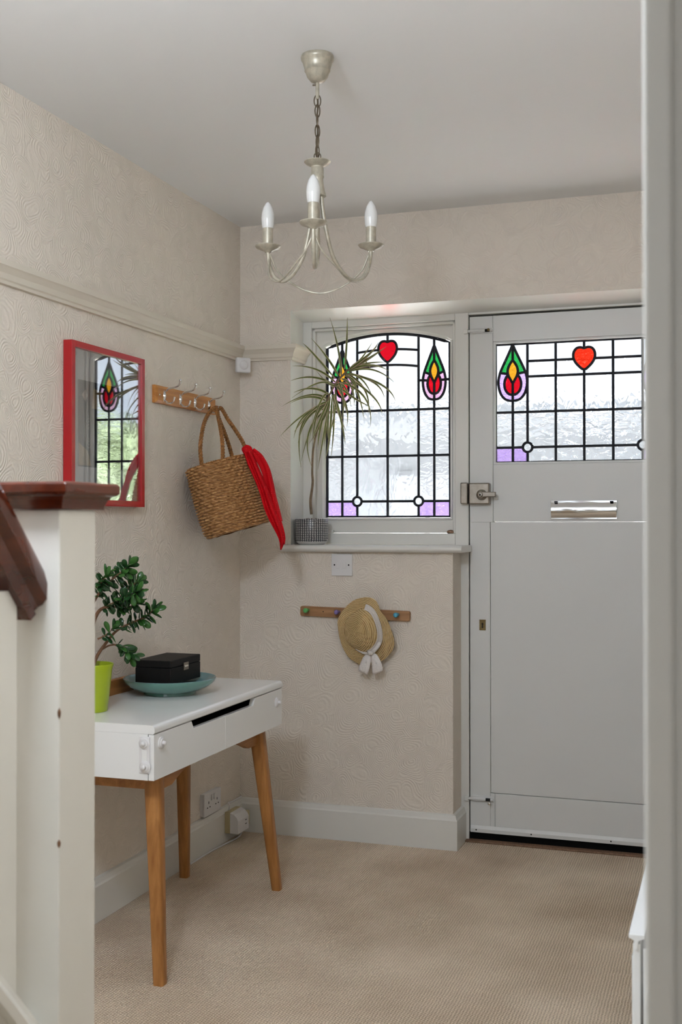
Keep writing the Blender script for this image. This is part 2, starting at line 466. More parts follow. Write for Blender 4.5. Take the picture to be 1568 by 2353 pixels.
# white painted reveal and soffit of the recess
rv = MB()
rv.box(.2195, .2215, .0004, YF, 1.157, 2.094)
rv.prism([(.0004, 2.0955), (YF, 2.0700), (YF, 2.0725), (.0004, 2.0975)], 'x', .2195, XR)
struct(rv.build('trim_7', 'gloss', None), 'white painted reveal and soffit of the window recess')
# window board
wbd = MB()
prof = [(-.028, 1.130), (-.038, 1.136), (-.041, 1.1435), (-.038, 1.151), (-.028, 1.157)]
poly = prof + [(YF, 1.157), (YF, 1.130)]
wbd.prism(poly, 'x', .186, .928)
struct(wbd.build('window_sill', 'gloss', None, bevel=.006), 'white rounded window board under the leaded window')

# ------------------------------------------------------------------ leaded lights
def in_poly(p, poly):
    x, y = p; c = False; n = len(poly)
    for i in range(n):
        x1, y1 = poly[i]; x2, y2 = poly[(i+1) % n]
        if (y1 > y) != (y2 > y) and x < (x2-x1)*(y-y1)/(y2-y1)+x1: c = not c
    return c
def clip(seg, polys):
    """pieces of a polyline that lie outside the closed shapes"""
    out = []
    for a, b in zip(seg, seg[1:]):
        ts = [0, 1]
        for poly in polys:
            for i in range(len(poly)):
                c, d = poly[i], poly[(i+1) % len(poly)]
                r = (b[0]-a[0], b[1]-a[1]); q = (d[0]-c[0], d[1]-c[1])
                den = r[0]*q[1]-r[1]*q[0]
                if abs(den) < 1e-14: continue
                t = ((c[0]-a[0])*q[1]-(c[1]-a[1])*q[0])/den
                u = ((c[0]-a[0])*r[1]-(c[1]-a[1])*r[0])/den
                if 0 < t < 1 and 0 <= u <= 1: ts.append(t)
        ts = sorted(set(ts)); L = math.hypot(b[0]-a[0], b[1]-a[1]); e = .0006/L
        for t0, t1 in zip(ts, ts[1:]):
            if t1-t0 < 1e-6: continue
            tm = (t0+t1)/2; pm = (a[0]+(b[0]-a[0])*tm, a[1]+(b[1]-a[1])*tm)
            if any(in_poly(pm, p) for p in polys): continue
            s0, s1 = (t0-e if t0 > 0 else t0), (t1+e if t1 < 1 else t1)
            out.append([(a[0]+(b[0]-a[0])*s, a[1]+(b[1]-a[1])*s) for s in (s0, s1)])
    return out
def bar2d(mb, pts, y, w, d, closed=False):
    """flat lead strip along a polyline in the (x, z) plane"""
    P = [Vector((p[0], p[1])) for p in pts]; n = len(P); rings = []
    idx = list(range(n)) + ([0] if closed else [])
    for i in idx:
        a = P[(i-1) % n] if (closed or i > 0) else P[i]; b = P[(i+1) % n] if (closed or i < n-1) else P[i]
        t = (b-a).normalized(); nrm = Vector((-t.y, t.x))*w/2
        o, q = P[i]+nrm, P[i]-nrm
        m_ = P[i]
        rings.append([(q.x, y-d*.25, q.y), (m_.x, y-d/2, m_.y), (o.x, y-d*.25, o.y), (o.x, y+d*.25, o.y), (m_.x, y+d/2, m_.y), (q.x, y+d*.25, q.y)])
    mb.loft(rings, True, not closed)
def leaded(parent, y, outline, lines, loops, colour_at, w=.0098, th=.003):
    pts, eds = [], []
    def put(pl, closed):
        n = len(pts); pts.extend(Vector(p) for p in pl)
        eds.extend((n+i, n+i+1) for i in range(len(pl)-1))
        if closed: eds.append((n+len(pl)-1, n))
    put(outline, True)
    for l in loops: put(l, True)
    for l in lines: put(l, False)
    vs, es, fs, ov, oe, of = delaunay_2d_cdt(pts, eds, [], 0, 1e-5)
    fixed = {tuple(sorted(e)) for e, o in zip(es, oe) if o}
    owner, up = {}, list(range(len(fs)))
    def find(i):
        while up[i] != i: up[i] = up[up[i]]; i = up[i]
        return i
    for i, f in enumerate(fs):
        for k in range(len(f)):
            e = tuple(sorted((f[k], f[(k+1) % len(f)])))
            if e in fixed: continue
            if e in owner: up[find(i)] = find(owner[e])
            else: owner[e] = i
    comps = {}
    for i in range(len(fs)): comps.setdefault(find(i), []).append(i)
    for c in comps.values():
        best = max(c, key=lambda i: abs((vs[fs[i][1]]-vs[fs[i][0]]).cross(vs[fs[i][2]]-vs[fs[i][0]])))
        cen = sum((vs[k] for k in fs[best]), Vector((0, 0)))/3
        if not in_poly(cen, outline): continue
        A = sum(abs((vs[fs[i][1]]-vs[fs[i][0]]).cross(vs[fs[i][2]]-vs[fs[i][0]]))/2 for i in c)
        if A < 2e-5: continue
        used = sorted({k for i in c for k in fs[i]}); ix = {k: j for j, k in enumerate(used)}; n = len(used)
        V = [(vs[k].x, y-th/2, vs[k].y) for k in used]+[(vs[k].x, y+th/2, vs[k].y) for k in used]
        Fc = []; cnt = {}
        for i in c:
            t = [ix[k] for k in fs[i]]
            Fc.append(tuple(t)); Fc.append(tuple(n+k for k in reversed(t)))
            for k in range(3): cnt.setdefault(tuple(sorted((t[k], t[(k+1) % 3]))), []).append(1)
        for (a, b), l in cnt.items():
            if len(l) == 1: Fc.append((a, b, n+b, n+a))
        mt, lab = colour_at(cen)
        o = MB().add(V, Fc).build('pane', mt, parent)
        if lab: o['label'] = lab
    cm = MB()
    for l in loops: bar2d(cm, l, y, w, .009, True)
    for l in lines: bar2d(cm, l, y, w, .009)
    bar2d(cm, outline, y, w*1.2, .009, True)
    cm.build('lead_came', 'lead', parent)
def smooth_loop(pts, per=6):
    n = len(pts); out = []
    for i in range(n):
        a, b, c, d = (Vector(pts[(i+k) % n]) for k in (-1, 0, 1, 2))
        for j in range(per):
            t = j/per
            q = .5*((2*b)+(c-a)*t+(2*a-5*b+4*c-d)*t*t+(-a+3*b-3*c+d)*t**3)
            out.append((q.x, q.y))
    return out
def tulip(cx, top, bot, hw, split):
    h = top-bot
    P = lambda u, v: (cx+u*hw, top-v*h)
    side = [(0, 0), (.16, .1), (.38, .22), (.62, .35), (.83, .47), (.96, .58), (1, .67), (.96, .77), (.82, .88), (.55, .965), (.26, .995), (0, 1)]
    sm = [tuple(p) for p in bez([Vector((a, b)) for a, b in side], 30)]
    outer = [P(u, v) for u, v in sm] + [P(-u, v) for u, v in sm[-2:0:-1]]
    ys = [(0, .28), (.14, .33), (.29, .40), (.36, .48), (.29, .56), (.14, .63), (0, .70)]
    ysm = [tuple(p) for p in bez([Vector((a, b)) for a, b in ys], 16)]
    yel = [P(u, v) for u, v in ysm] + [P(-u, v) for u, v in ysm[-2:0:-1]]
    rs = [(.27, .55), (.42, .57), (.55, .64), (.58, .73), (.48, .82), (.26, .88), (0, .895)]
    rsm = [tuple(p) for p in bez([Vector((a, b)) for a, b in rs], 16)]
    lines = []
    for s in (1, -1):
        lines.append([P(s*u, v) for u, v in rsm])
        lines.append([P(s*.27, .552), P(s*.45, .52), P(s*.9, .50)] if not split else [P(s*.27, .552), P(s*.45, .53), P(s*.88, .49)])
        if split: lines.append([P(s*.55, .65), P(s*1.0, .64)])
    lines.append([P(0, 0), P(0, .285)])
    lines.append([P(0, .695), P(0, 1)])
    red = [P(u, v) for u, v in rsm] + [P(-u, v) for u, v in reversed(rsm)]
    def col(p):
        if not in_poly(p, outer): return None
        if in_poly(p, yel): return ('yellow', 'amber glass piece')
        if in_poly(p, red): return ('red', 'ruby red glass petal')
        v = (top-p[1])/h
        if v < .51: return ('green', 'emerald green glass petal')
        return ('pink', 'pale pink glass border') if split else ('lilac', 'lilac glass border')
    return outer, yel, lines, col
def heart(cx, cz, w, h):
    pts = [(0, .445), (.15, .49), (.33, .465), (.46, .33), (.505, .12), (.45, -.1), (.28, -.33), (.0, -.53), (-.28, -.33), (-.45, -.1), (-.505, .12), (-.46, .33), (-.33, .465), (-.15, .49)]
    return smooth_loop([(cx+a*w, cz+b*h) for a, b in pts], 3)
def circle(cx, cz, r, n=20): return [(cx+r*math.cos(2*PI*i/n), cz+r*math.sin(2*PI*i/n)) for i in range(n)]

# window_1
GY = .192
win = empty('window_1', (.56, GY, 1.157), 'arched leaded casement with tulip and heart motifs above the straw hat', None, None, 'structure')
x0, x6 = on(753, 1100, 1, GY).x, on(1035, 1100, 1, GY).x
gw = x6-x0
X = [x0+gw*f for f in (0, .125, .25, .5, .75, .875, 1)]
zz = lambda v: on(892, v, 1, GY).z
zb, zs, zt = zz(1187), on(1034, 787, 1, GY).z, zz(768)
def arch(x, top, drop): t = (x-X[3])/(gw/2); return top-drop*t*t
ol = [(X[0], zb), (X[6], zb)] + [(X[6]-gw*i/24, arch(X[6]-gw*i/24, zt, zt-zs)) for i in range(25)]
R1, R2, R3 = zz(1152), zz(1048), zz(943)
tz0, tz1 = on(1000, 792, 1, GY).z, on(1000, 918, 1, GY).z
tl, ty, tli, tcol = tulip(X[1], tz0, tz1, .047, True)
ul, uy, uli, ucol = tulip(X[5], tz0, tz1, .047, True)
ht = heart(X[3], zz(807), .078, .084)
c1, c2 = circle(X[2], R1, .0185), circle(X[4], R1, .0185)
shapes = [tl, ul, ht, c1, c2]
lines = []
for x in X[1:6]: lines += clip([(x, zb), (x, arch(x, zt, zt-zs))], shapes)
for z in (R1, R2, R3): lines += clip([(X[0], z), (X[6], z)], shapes)
for zc, dr in ((zz(839), .040), (zz(803), .034)):
    lines += clip([(X[2]+(X[4]-X[2])*i/10, arch(X[2]+(X[4]-X[2])*i/10, zc, dr)) for i in range(11)], shapes)
st = tz0-(tz0-tz1)*.64
for a, b in ((X[0], X[1]), (X[1], X[2]), (X[4], X[5]), (X[5], X[6])): lines += clip([(a, st), (b, st)], shapes)
def wcol(p):
    for f in (tcol, ucol):
        c = f(p)
        if c: return c
    if in_poly(p, ht): return ('red', 'red heart-shaped glass piece')
    if p[1] < R1 and not in_poly(p, c1) and not in_poly(p, c2) and (p[0] < X[2] or p[0] > X[4]): return ('lilac', 'lilac glass pane')
    return ('clear', None) if X[2] < p[0] < X[4] else ('clear2', None)
leaded(win, GY, ol, lines+tli+uli, [tl, ty, ul, uy, ht, c1, c2], wcol)
# casement sash: a board with an arched opening, plus bead
sa = MB()
SX0, SX1, SZ0, SZ1 = FX0+.003, FX1-.001, 1.204, 2.043
arcp = [(X[6]+.004-(gw+.008)*i/24, arch(X[6]-gw*i/24, zt, zt-zs)+.004) for i in range(25)]
def sash(y0, y1, gap):
    # quads strips round the opening
    inn = [(X[0]-gap, zb-gap), (X[6]+gap, zb-gap)] + [(X[6]+gap-(gw+2*gap)*i/24, arch(X[6]-gw*i/24, zt, zt-zs)+gap) for i in range(25)]
    out = [(SX0, SZ0), (SX1, SZ0)] + [(SX1-(SX1-SX0)*i/24, SZ1) for i in range(25)]
    n = len(inn)
    vs = [(x, y0, z) for x, z in inn]+[(x, y0, z) for x, z in out]+[(x, y1, z) for x, z in inn]+[(x, y1, z) for x, z in out]
    fs = []
    for i in range(n):
        k = (i+1) % n
        fs += [(i, k, n+k, n+i), (2*n+k, 2*n+i, 3*n+i, 3*n+k), (k, i, 2*n+i, 2*n+k), (n+i, n+k, 3*n+k, 3*n+i)]
    sa.add(vs, fs)
sash(GY-.018, GY+.02, .005)
sa.build('sash', 'gloss', win)
bm_ = MB()
loop = [(X[0]-.006, zb-.006), (X[6]+.006, zb-.006)] + [(X[6]+.006-(gw+.012)*i/24, arch(X[6]-gw*i/24, zt, zt-zs)+.006) for i in range(25)]
n = len(loop); rings = []
for i in range(n+1):
    p = Vector(loop[i % n]); a, b = Vector(loop[(i-1) % n]), Vector(loop[(i+1) % n])
    t = (b-a).normalized(); nr = Vector((-t.y, t.x)); nr = nr if (Vector((X[3], R2))-p).dot(nr) < 0 else -nr
    q = p+nr*.010
    rings.append([(p.x, GY-.006, p.y), (p.x, GY-.018, p.y), (q.x, GY-.026, q.y), (q.x, GY-.017, q.y)])
bm_.loft(rings, True, False)
bm_.build('glazing_bead', 'gloss', win)
stay = MB(); p = on(762, 1219, 1, .155)
stay.box(p.x-.014, p.x+.008, .15, .17, 1.2025, 1.215)
stay.build('stay_peg', 'gloss', win, bevel=.004)
pb = MB(); p = on(1037, 1224, 1, .16)
pb.lathe((p.x-.001, .158, 1.2022), [(.0, 0), (.012, .0005), (.016, .004), (.015, .009), (.009, .0125), (0, .0135)], 14)
for i, v in enumerate(pb.v): v.z = max(1.2022, v.z+.0012*math.sin(i*2.3)); v.y = .158+(v.y-.158)*.7
tag(pb.build('pebble', 'cork', None, smooth=True, origin=(p.x, .158, 1.2022)), 'small rough brown pebble on the window frame ledge', 'pebble')

# ------------------------------------------------------------------ front door
dy = YF+.004; DT = .044
door = empty('door_1', (DX0, dy, .034), 'white front door with leaded glass, chrome letter plate and lock', None, None, 'structure')
gx0, gx1, gz0, gz1 = 1.018, 1.706, 1.478, 1.947
B('stile', 'door', door, (DX0, 1.0, dy, dy+DT, .034, 1.247), (DX0, gx0-.006, dy, dy+DT, 1.247, DZ1), bevel=.0015)
B('stile', 'door', door, (1.728, DX1, dy, dy+DT, .034, 1.247), (gx1+.006, DX1, dy, dy+DT, 1.247, DZ1), bevel=.0015)
B('top_rail', 'door', door, (gx0-.005, gx1+.005, dy, dy+DT, gz1+.006, DZ1), bevel=.0008)
B('lock_rail', 'door', door, (gx0-.005, gx1+.005, dy+.0005, dy+DT, 1.249, gz0-.006), bevel=.0015)
B('panel', 'door', door, (1.0015, 1.7265, dy+.002, dy+DT-.002, .192, 1.2475), bevel=.002)
B('bottom_rail', 'door', door, (1.018, 1.7265, dy+.0005, dy+DT, .034, .190), bevel=.0012)
B('rail_end', 'door', door, (1.0005, 1.0172, dy+.0005, dy+DT, .034, .190), bevel=.0008)
wbp = MB(); wbp.prism([(dy, .036), (dy-.008, .036), (dy-.008, .05), (dy-.002, .062), (dy, .062)], 'x', DX0+.002, DX1-.002)
wbp.build('weather_bar', 'door', door, bevel=.001)
for sx in (.945, 1.16, 1.46): MB().lathe((sx, dy-.008, .046), [(0.0001, .0005), (.003, .0003), (.003, -.001)], 10, 'y').build('screw', 'hole', door)
gb = MB()
for a in ((gx0-.006, gx0+.004, gz0, gz1), (gx1-.004, gx1+.006, gz0, gz1)): gb.box(a[0], a[1], dy+.006, dy+.018, a[2], a[3])
gb.box(gx0-.006, gx1+.006, dy+.006, dy+.018, gz0-.006, gz0+.003); gb.box(gx0-.006, gx1+.006, dy+.006, dy+.018, gz1-.003, gz1+.006)
gb.build('glazing_bead', 'door', door, bevel=.002)
# door glass
GD = dy+.022
dx = lambda u: on(u, 1000, 1, GD).x
dz = lambda v: on(1343, v, 1, GD).z
a0 = dx(1141); ac = on(1343, 823, 1, GD).x
C = [a0, on(1179, 920, 1, GD).x, dx(1213), dx(1278), ac]
C = C + [2*ac-c for c in C[3::-1]]
zb2, zt2 = dz(1060), on(1277, 786, 1, GD).z
Q1, Q2, Q3, Q4 = dz(1025), dz(942.5), dz(860), dz(824)
ol2 = [(C[0], zb2), (C[8], zb2), (C[8], zt2), (C[0], zt2)]
tza, tzb = on(1178, 795, 1, GD).z, on(1178, 921, 1, GD).z
vl, vy, vli, vcol = tulip(C[1], zt2, tzb, .0565, False)
kl, ky_, kli, kcol = tulip(C[7], zt2, tzb, .0565, False)
h2 = heart(ac, dz(822.5), .082, .084)
e1, e2 = circle(C[2], Q1, .0185), circle(C[6], Q1, .0185)
shapes = [vl, kl, h2, e1, e2]
lines = []
for i, x in enumerate(C[1:8], 1): lines += clip([(x, zb2), (x, zt2)], shapes)
for z in (Q1, Q2): lines += clip([(C[0], z), (C[8], z)], shapes)
for z in (Q3, Q4): lines += clip([(C[2], z), (C[6], z)], shapes)
lines += clip([(C[1], tza-.62*(tza-tzb)), (C[2], tza-.62*(tza-tzb))], shapes)
lines += clip([(C[6], tza-.62*(tza-tzb)), (C[7], tza-.62*(tza-tzb))], shapes)
def dcol(p):
    for f in (vcol, kcol):
        c = f(p)
        if c: return c
    if in_poly(p, h2): return ('orange_red', 'orange-red heart-shaped glass piece')
    if p[1] < Q1 and not in_poly(p, e1) and not in_poly(p, e2) and (p[0] < C[2] or p[0] > C[6]): return ('lilac', 'lilac glass pane')
    return ('clear', None) if p[1] > Q2 else ('clear2', None)
leaded(door, GD, ol2, lines+vli+kli, [vl, vy, kl, ky_, h2, e1, e2], dcol)
# ironmongery
lock = MB(); lock.box(.922, 1.004, dy-.034, dy, 1.316, 1.400)
lk = lock.build('night_latch', 'nickel', door, bevel=.005)
kp = MB(); kp.box(.889, .9185, YF-.03, YF, 1.318, 1.402)
kp.build('latch_keeper', 'nickel', frame, bevel=.004)
kn = MB(); kc = on(1107, 1137, 1, dy-.04)
kn.lathe((kc.x, dy-.034, kc.z), [(.021, 0), (.021, .007), (.015, .011), (.014, .02), (.0001, .021)], 24, 'y')
kn.box(kc.x, kc.x+.058, dy-.055, dy-.042, kc.z-.009, kc.z+.011)
kn.lathe((kc.x-.002, dy-.054, kc.z), [(.0105, 0), (.0105, .006), (.0001, .0065)], 18, 'y')
kn.build('turn_knob', 'nickel', lk, bevel=.003)
kh = MB(); kh.lathe((kc.x-.002, dy-.0605, kc.z), [(.004, 0), (.004, .0005), (.0001, .0006)], 10, 'y'); kh.box(kc.x-.003, kc.x-.001, dy-.0612, dy-.0604, kc.z-.006, kc.z)
kh.build('keyway', 'hole', lk)
lp = MB()
lx0, lx1 = on(1268, 1170, 1, dy).x, on(1418, 1170, 1, dy).x
lz0, lz1 = on(1343, 1192, 1, dy).z, on(1343, 1151, 1, dy).z
rows = 12
rg = []
for i in range(rows+1):
    t = i/rows; z = lerp(lz0+.004, lz1-.001, t); yy = dy-.004-.010*math.sin(PI*min(1, t*1.05+.02))**.8
    rg.append([(lx0+(lx1-lx0)*k/16, yy-.0003*math.sin(k*1.1+i*.3), z) for k in range(17)])
lp.loft(rg, False, False)
lpo = lp.build('letter_plate', 'chrome', door, smooth=True)
B('flap_edge', 'chrome', lpo, (lx0-.002, lx1+.002, dy-.005, dy, lz0-.002, lz1+.002), bevel=.001)
for hx in (lx0+.012, lx1-.024): B('hinge', 'dark', lpo, (hx, hx+.012, dy-.012, dy-.004, lz1-.006, lz1-.001))
ko = on(1109.5, 1436, 1, dy)
kpl = B('keyhole_plate', 'brass', door, (ko.x-.0125, ko.x+.0125, dy-.002, dy, ko.z-.021, ko.z+.021), bevel=.0006)
kk = MB(); kk.lathe((ko.x, dy-.002, ko.z+.004), [(.0001, .0006), (.0042, .0004), (.0042, 0)], 12, 'y'); kk.prism([(ko.x-.0018, ko.z+.003), (ko.x+.0018, ko.z+.003), (ko.x+.003, ko.z-.012), (ko.x-.003, ko.z-.012)], 'y', dy-.0026, dy-.002)
kk.build('keyhole', 'hole', kpl)
def bolt(z, drop):
    b = MB(); b.box(.924, 1.016, dy-.003, dy, z-.011, z+.011)
    o = b.build('bolt_plate', 'door', door, bevel=.001)
    b = MB(); b.tube([(.905, dy-.010, z), (1.012, dy-.010, z)], .0055, 10); b.build('bolt', 'door', o, smooth=True)
    b = MB(); b.box(.93, .98, dy-.013, dy, z-.0085, z+.0085); b.build('bolt_sleeve', 'door', o, bevel=.004)
    b = MB(); b.tube([(.984, dy-.0115, z), (1.002, dy-.0115, z)], .006, 10); b.build('bolt_slot', 'hole', o)
    b = MB(); b.lathe((1.0, dy-.016, z-drop), [(.003, 0), (.003, .004), (.0055, .008), (.0055, .012), (.0001, .014)], 12, 'y')
    b.build('bolt_knob', 'brass' if drop == 0 else 'chrome', o, smooth=True)
    k = MB(); k.box(.899, .9155, YF-.014, YF, z-.009, z+.009); k.build('bolt_keeper', 'gloss', frame, bevel=.002)
bolt(1.996, 0); bolt(.167, .011)
for z in (1.602, 1.462): MB().lathe((.972, dy, z), [(.006, 0), (.006, .0016), (.0001, .002)], 12, 'y').build('screw_cover', 'door', door)
# threshold
struct(B('trim_4', 'black', None, (DX0-.004, DX1+.004, dy+.006, dy+.05, 0, .0345)), 'black rubber draught strip under the front door')  # black box put in for the shade of the gap
struct(B('trim_5', 'cork', None, (.905, XR, .115, YF+.012, 0, .007), bevel=.002), 'thin brown threshold strip before the front door')

# ------------------------------------------------------------------ doorway lining beside the camera
jb = MB(); jb.box(XR-.004, XR+.124, -3.418, -3.395, 0, 2.06); jb.box(XR-.004, XR+.124, -4.96, -4.935, 0, 2.06); jb.box(XR-.004, XR+.124, -4.96, -3.395, 2.045, 2.07)
struct(jb.build('door_lining', 'gloss', None, bevel=.002), 'white painted lining of the open inner doorway')
ar = MB(); ar.box(XR-.021, XR, -3.425, -3.355, 0, 2.12); ar.box(XR-.021, XR, -5.0, -4.93, 0, 2.12); ar.box(XR-.021, XR, -4.93, -3.425, 2.05, 2.12)
struct(ar.build('trim_6', 'gloss', None, bevel=.003), 'white architrave round the open inner doorway')

# ------------------------------------------------------------------ chandelier
CC = Vector((.883, -1.513, 0))
ch = empty('chandelier', (CC.x, CC.y, H), 'distressed cream metal three-arm chandelier hanging from the ceiling', 'chandelier')
L = MB(); L.lathe((CC.x, CC.y, H), [(.0001, 0), (.0415, -.0005), (.043, -.006), (.042, -.012), (.039, -.015), (.033, -.037), (.0335, -.040), (.031, -.043), (.027, -.055), (.018, -.066), (.008, -.0705), (.0001, -.071)], 40)
can = L.build('canopy', 'lampmetal', ch, smooth=True)
L = MB(); L.tube([(CC.x, CC.y, H-.07), (CC.x, CC.y, H-.112)], .0048, 12); L.build('stem', 'lampmetal', ch, smooth=True)
L = MB(); L.tube([(CC.x-.004, CC.y-.002, H-.076), (CC.x-.012, CC.y-.004, H-.076)], .0022, 8); L.build('grub_screw', 'chainmetal', can)
def link(zc, half, wid, turn, name='chain_link', r=.0017):
    pts = []
    for i in range(25):
        a = 2*PI*i/24; px_, pz_ = wid*math.cos(a), half*math.sin(a)
        pts.append((CC.x+px_*math.cos(turn), CC.y+px_*math.sin(turn), zc+pz_))
    m = MB(); m.tube(pts, r, 8, caps=False); m.build(name, 'chainmetal', ch, smooth=True)
link(H-.117, .016, .0085, .33, 'hanging_loop', .0015)
z = H-.143
k = 0
while z > 2.195:
    link(z, .0165, .0062, .33 + (k % 2)*PI/2 + .2*k); z -= .0262; k += 1
link(2.189, .010, .0085, .33, 'hanging_loop', .0015)
L = MB()
L.tube(bez([(CC.x+.0015*math.sin(i*2.2), CC.y+.0015*math.cos(i*2.2), H-.11-i*.0265) for i in range(10)], 40), .0024, 8); L.build('flex', 'chainmetal', ch, smooth=True)
L = MB(); L.lathe((CC.x, CC.y, 0), [(.0001, 2.181), (.012, 2.181), (.034, 2.176), (.0345, 2.1745), (.030, 2.170), (.016, 2.163), (.015, 2.160), (.016, 2.158), (.016, 2.139), (.0172, 2.137), (.016, 2.134), (.0145, 2.13), (.016, 2.118), (.019, 2.100), (.023, 2.087), (.022, 2.086), (.0001, 2.088)], 36)
L.build('column', 'lampmetal', ch, smooth=True)
R0 = .158
for i in range(3):
    a = math.radians(-90 + 18.7 - 2.5 + 120*i)          # first arm points at the doorway
    d = Vector((math.cos(a), math.sin(a), 0))
    tip = CC + d*R0
    P3 = lambda r, z: (CC+d*r)+Vector((0, 0, z))
    path = bez([P3(.011, 2.095), P3(.016, 2.05), P3(.028, 1.99), P3(.045, 1.935), P3(.075, 1.895), P3(.105, 1.879), P3(.135, 1.892), P3(.152, 1.925), P3(.158, 1.962)], 40)
    L = MB(); L.tube(path, .0052, 10)
    arm = L.build('arm', 'lampmetal', ch, smooth=True)
    L = MB(); L.lathe(tip, [(.0001, 1.9605), (.008, 1.961), (.010, 1.964), (.030, 1.972), (.0345, 1.9775), (.034, 1.979), (.018, 1.975), (.0001, 1.974)], 32)
    L.build('drip_pan', 'lampmetal', arm, smooth=True)
    L = MB(); L.lathe(tip, [(.0001, 1.975), (.0135, 1.975), (.0135, 2.026), (.012, 2.0265), (.0001, 2.0265)], 24)
    L.build('candle_tube', 'lampmetal', arm, smooth=True)
    L = MB(); L.lathe(tip, [(.0001, 2.024), (.0142, 2.025), (.0163, 2.034), (.0175, 2.050)], 24); 
    L.lathe(tip, [(.0176, 2.0495), (.0165, 2.064), (.0125, 2.079), (.006, 2.091), (.0022, 2.0945), (.0001, 2.095)], 24)
    L.build('candle_bulb', 'bulbglass', arm, smooth=True, angle=60)
    a2 = a + 2*PI/3; d2 = Vector((math.cos(a2), math.sin(a2), 0))
    pts = []
    for t in (0, .06, .16, .3, .5, .7, .84, .94, 1):
        aa = a+(2*PI/3)*t; rr = .152*(1-.30*math.sin(PI*t))
        zz_ = 1.955-.098*math.sin(PI*t)**.55
        pts.append((CC.x+rr*math.cos(aa), CC.y+rr*math.sin(aa), zz_))
    L = MB(); L.tube(bez(pts, 36), .0026, 8); L.build('wire_swag', 'lampmetal', ch, smooth=True)
L = MB(); L.lathe((CC.x, CC.y, 0), [(.0001, 2.09), (.006, 2.088), (.006, 1.99), (.0075, 1.965), (.0065, 1.935), (.004, 1.918), (.0045, 1.913), (.003, 1.909), (.0001, 1.908)], 20)
L.build('finial', 'lampmetal', ch, smooth=True)

# added out-of-view lamp, on the ceiling by the stairs
def fill_glow_mat():  # glow put in to fill the hall with even light, outside the view
    m, nt, b = new_mat('lit_opal_glass')
    b.inputs['Base Color'].default_value = (.9, .9, .9, 1)
    b.inputs['Emission Color'].default_value = (.78, .87, .98, 1); b.inputs['Emission Strength'].default_value = 112
    return m
M['opal'] = fill_glow_mat()
GLP = Vector((1.0, -3.25, 2.08))
gl = empty('globe_lamp', (GLP.x, GLP.y, H), 'lit round opal glass globe pendant hanging by the stairs', 'lamp')
L = MB(); L.lathe((GLP.x, GLP.y, H), [(.0001, 0), (.05, 0), (.05, -.02), (.03, -.035), (.0001, -.035)], 32); L.build('ceiling_rose', 'lampmetal', gl, smooth=True)
L = MB(); L.tube([(GLP.x, GLP.y, H-.03), (GLP.x, GLP.y, GLP.z+.105)], .004, 8); L.build('cord', 'chainmetal', gl)
L = MB(); L.lathe(GLP, [(max(.0001, .11*math.sin(PI*i/16)), .11*math.cos(PI*i/16)) for i in range(17)], 32); L.build('globe', 'opal', gl, smooth=True)

# ------------------------------------------------------------------ picture on the left wall
py0, py1, pz0, pz1, pd = -1.312, -.862, 1.297, 1.792, .032
pf = empty('picture_frame', (0, (py0+py1)/2, pz0), 'red framed abstract print under glass hanging on the left wall', 'picture frame')
fw = .019
B('frame_bar', 'red_frame', pf, (0.002, pd, py0, py0+fw, pz0, pz1), bevel=.001)
B('frame_bar', 'red_frame', pf, (0.002, pd, py1-fw, py1, pz0, pz1), bevel=.001)
B('frame_bar', 'red_frame', pf, (0.002, pd, py0+fw, py1-fw, pz0, pz0+fw), bevel=.001)
B('frame_bar', 'red_frame', pf, (0.002, pd, py0+fw, py1-fw, pz1-fw, pz1), bevel=.001)
B('mount', 'mount', pf, (.004, .013, py0+fw, py1-fw, pz0+fw, pz1-fw))
oy = lambda t: lerp(py0+fw, py1-fw, t); oz = lambda t: lerp(pz0+fw, pz1-fw, t)
art = B('art_print', 'print_dark', pf, (.013, .0136, oy(.11), oy(.88), oz(.22), oz(.80)))
def flat(poly, mat, x=.0139): MB().prism([(oy(a), oz(b)) for a, b in poly], 'x', .0136, x).build('print_shape', mat, art)
flat([(.48, .42), (.88, .42), (.88, .80), (.62, .80)], 'print_grey')
flat([(.12, .23), (.30, .23), (.24, .33), (.12, .38)], 'print_tan')
flat([(.30, .62), (.42, .62), (.45, .74), (.33, .76)], 'print_tan')
flat([(.16, .70), (.21, .66), (.24, .70), (.21, .74)], 'print_pale')
for r in (.10, .08, .06, .04):
    m = MB(); m.tube([(.0137, oy(.26)+r*.55*math.cos(t/24*2*PI)*(oy(1)-oy(0)), oz(.45)+r*math.sin(t/24*2*PI)*(oz(1)-oz(0))) for t in range(25)], .0007, 5, caps=False); m.build('print_ring', 'print_pale', art)
m = MB(); m.box(.0225, .0245, py0+fw-.003, py1-fw+.003, pz0+fw-.003, pz1-fw+.003); m.build('glazing', 'glazing', pf)

# ------------------------------------------------------------------ coat rack
ck = empty('coat_rack', (0, -.51, 1.66), 'varnished pine coat rack with four chrome double hooks', 'coat rack')
m = MB(); ry0, ry1, rz0, rz1 = -.752, -.262, 1.660, 1.722
m.add([(0, ry0, rz0), (0, ry1, rz0), (0, ry1, rz1), (0, ry0, rz1), (.012, ry0, rz0), (.012, ry1, rz0), (.012, ry1, rz1), (.012, ry0, rz1),
       (.017, ry0+.012, rz0+.010), (.017, ry1-.012, rz0+.010), (.017, ry1-.012, rz1-.010), (.017, ry0+.012, rz1-.010)],
      [(0, 1, 2, 3), (0, 4, 5, 1), (1, 5, 6, 2), (2, 6, 7, 3), (3, 7, 4, 0), (4, 8, 9, 5), (5, 9, 10, 6), (6, 10, 11, 7), (7, 11, 8, 4), (8, 11, 10, 9)])
m.build('backboard', 'pine', ck, bevel=.001)
HOOKY = [-.694, -.571, -.453, -.333]
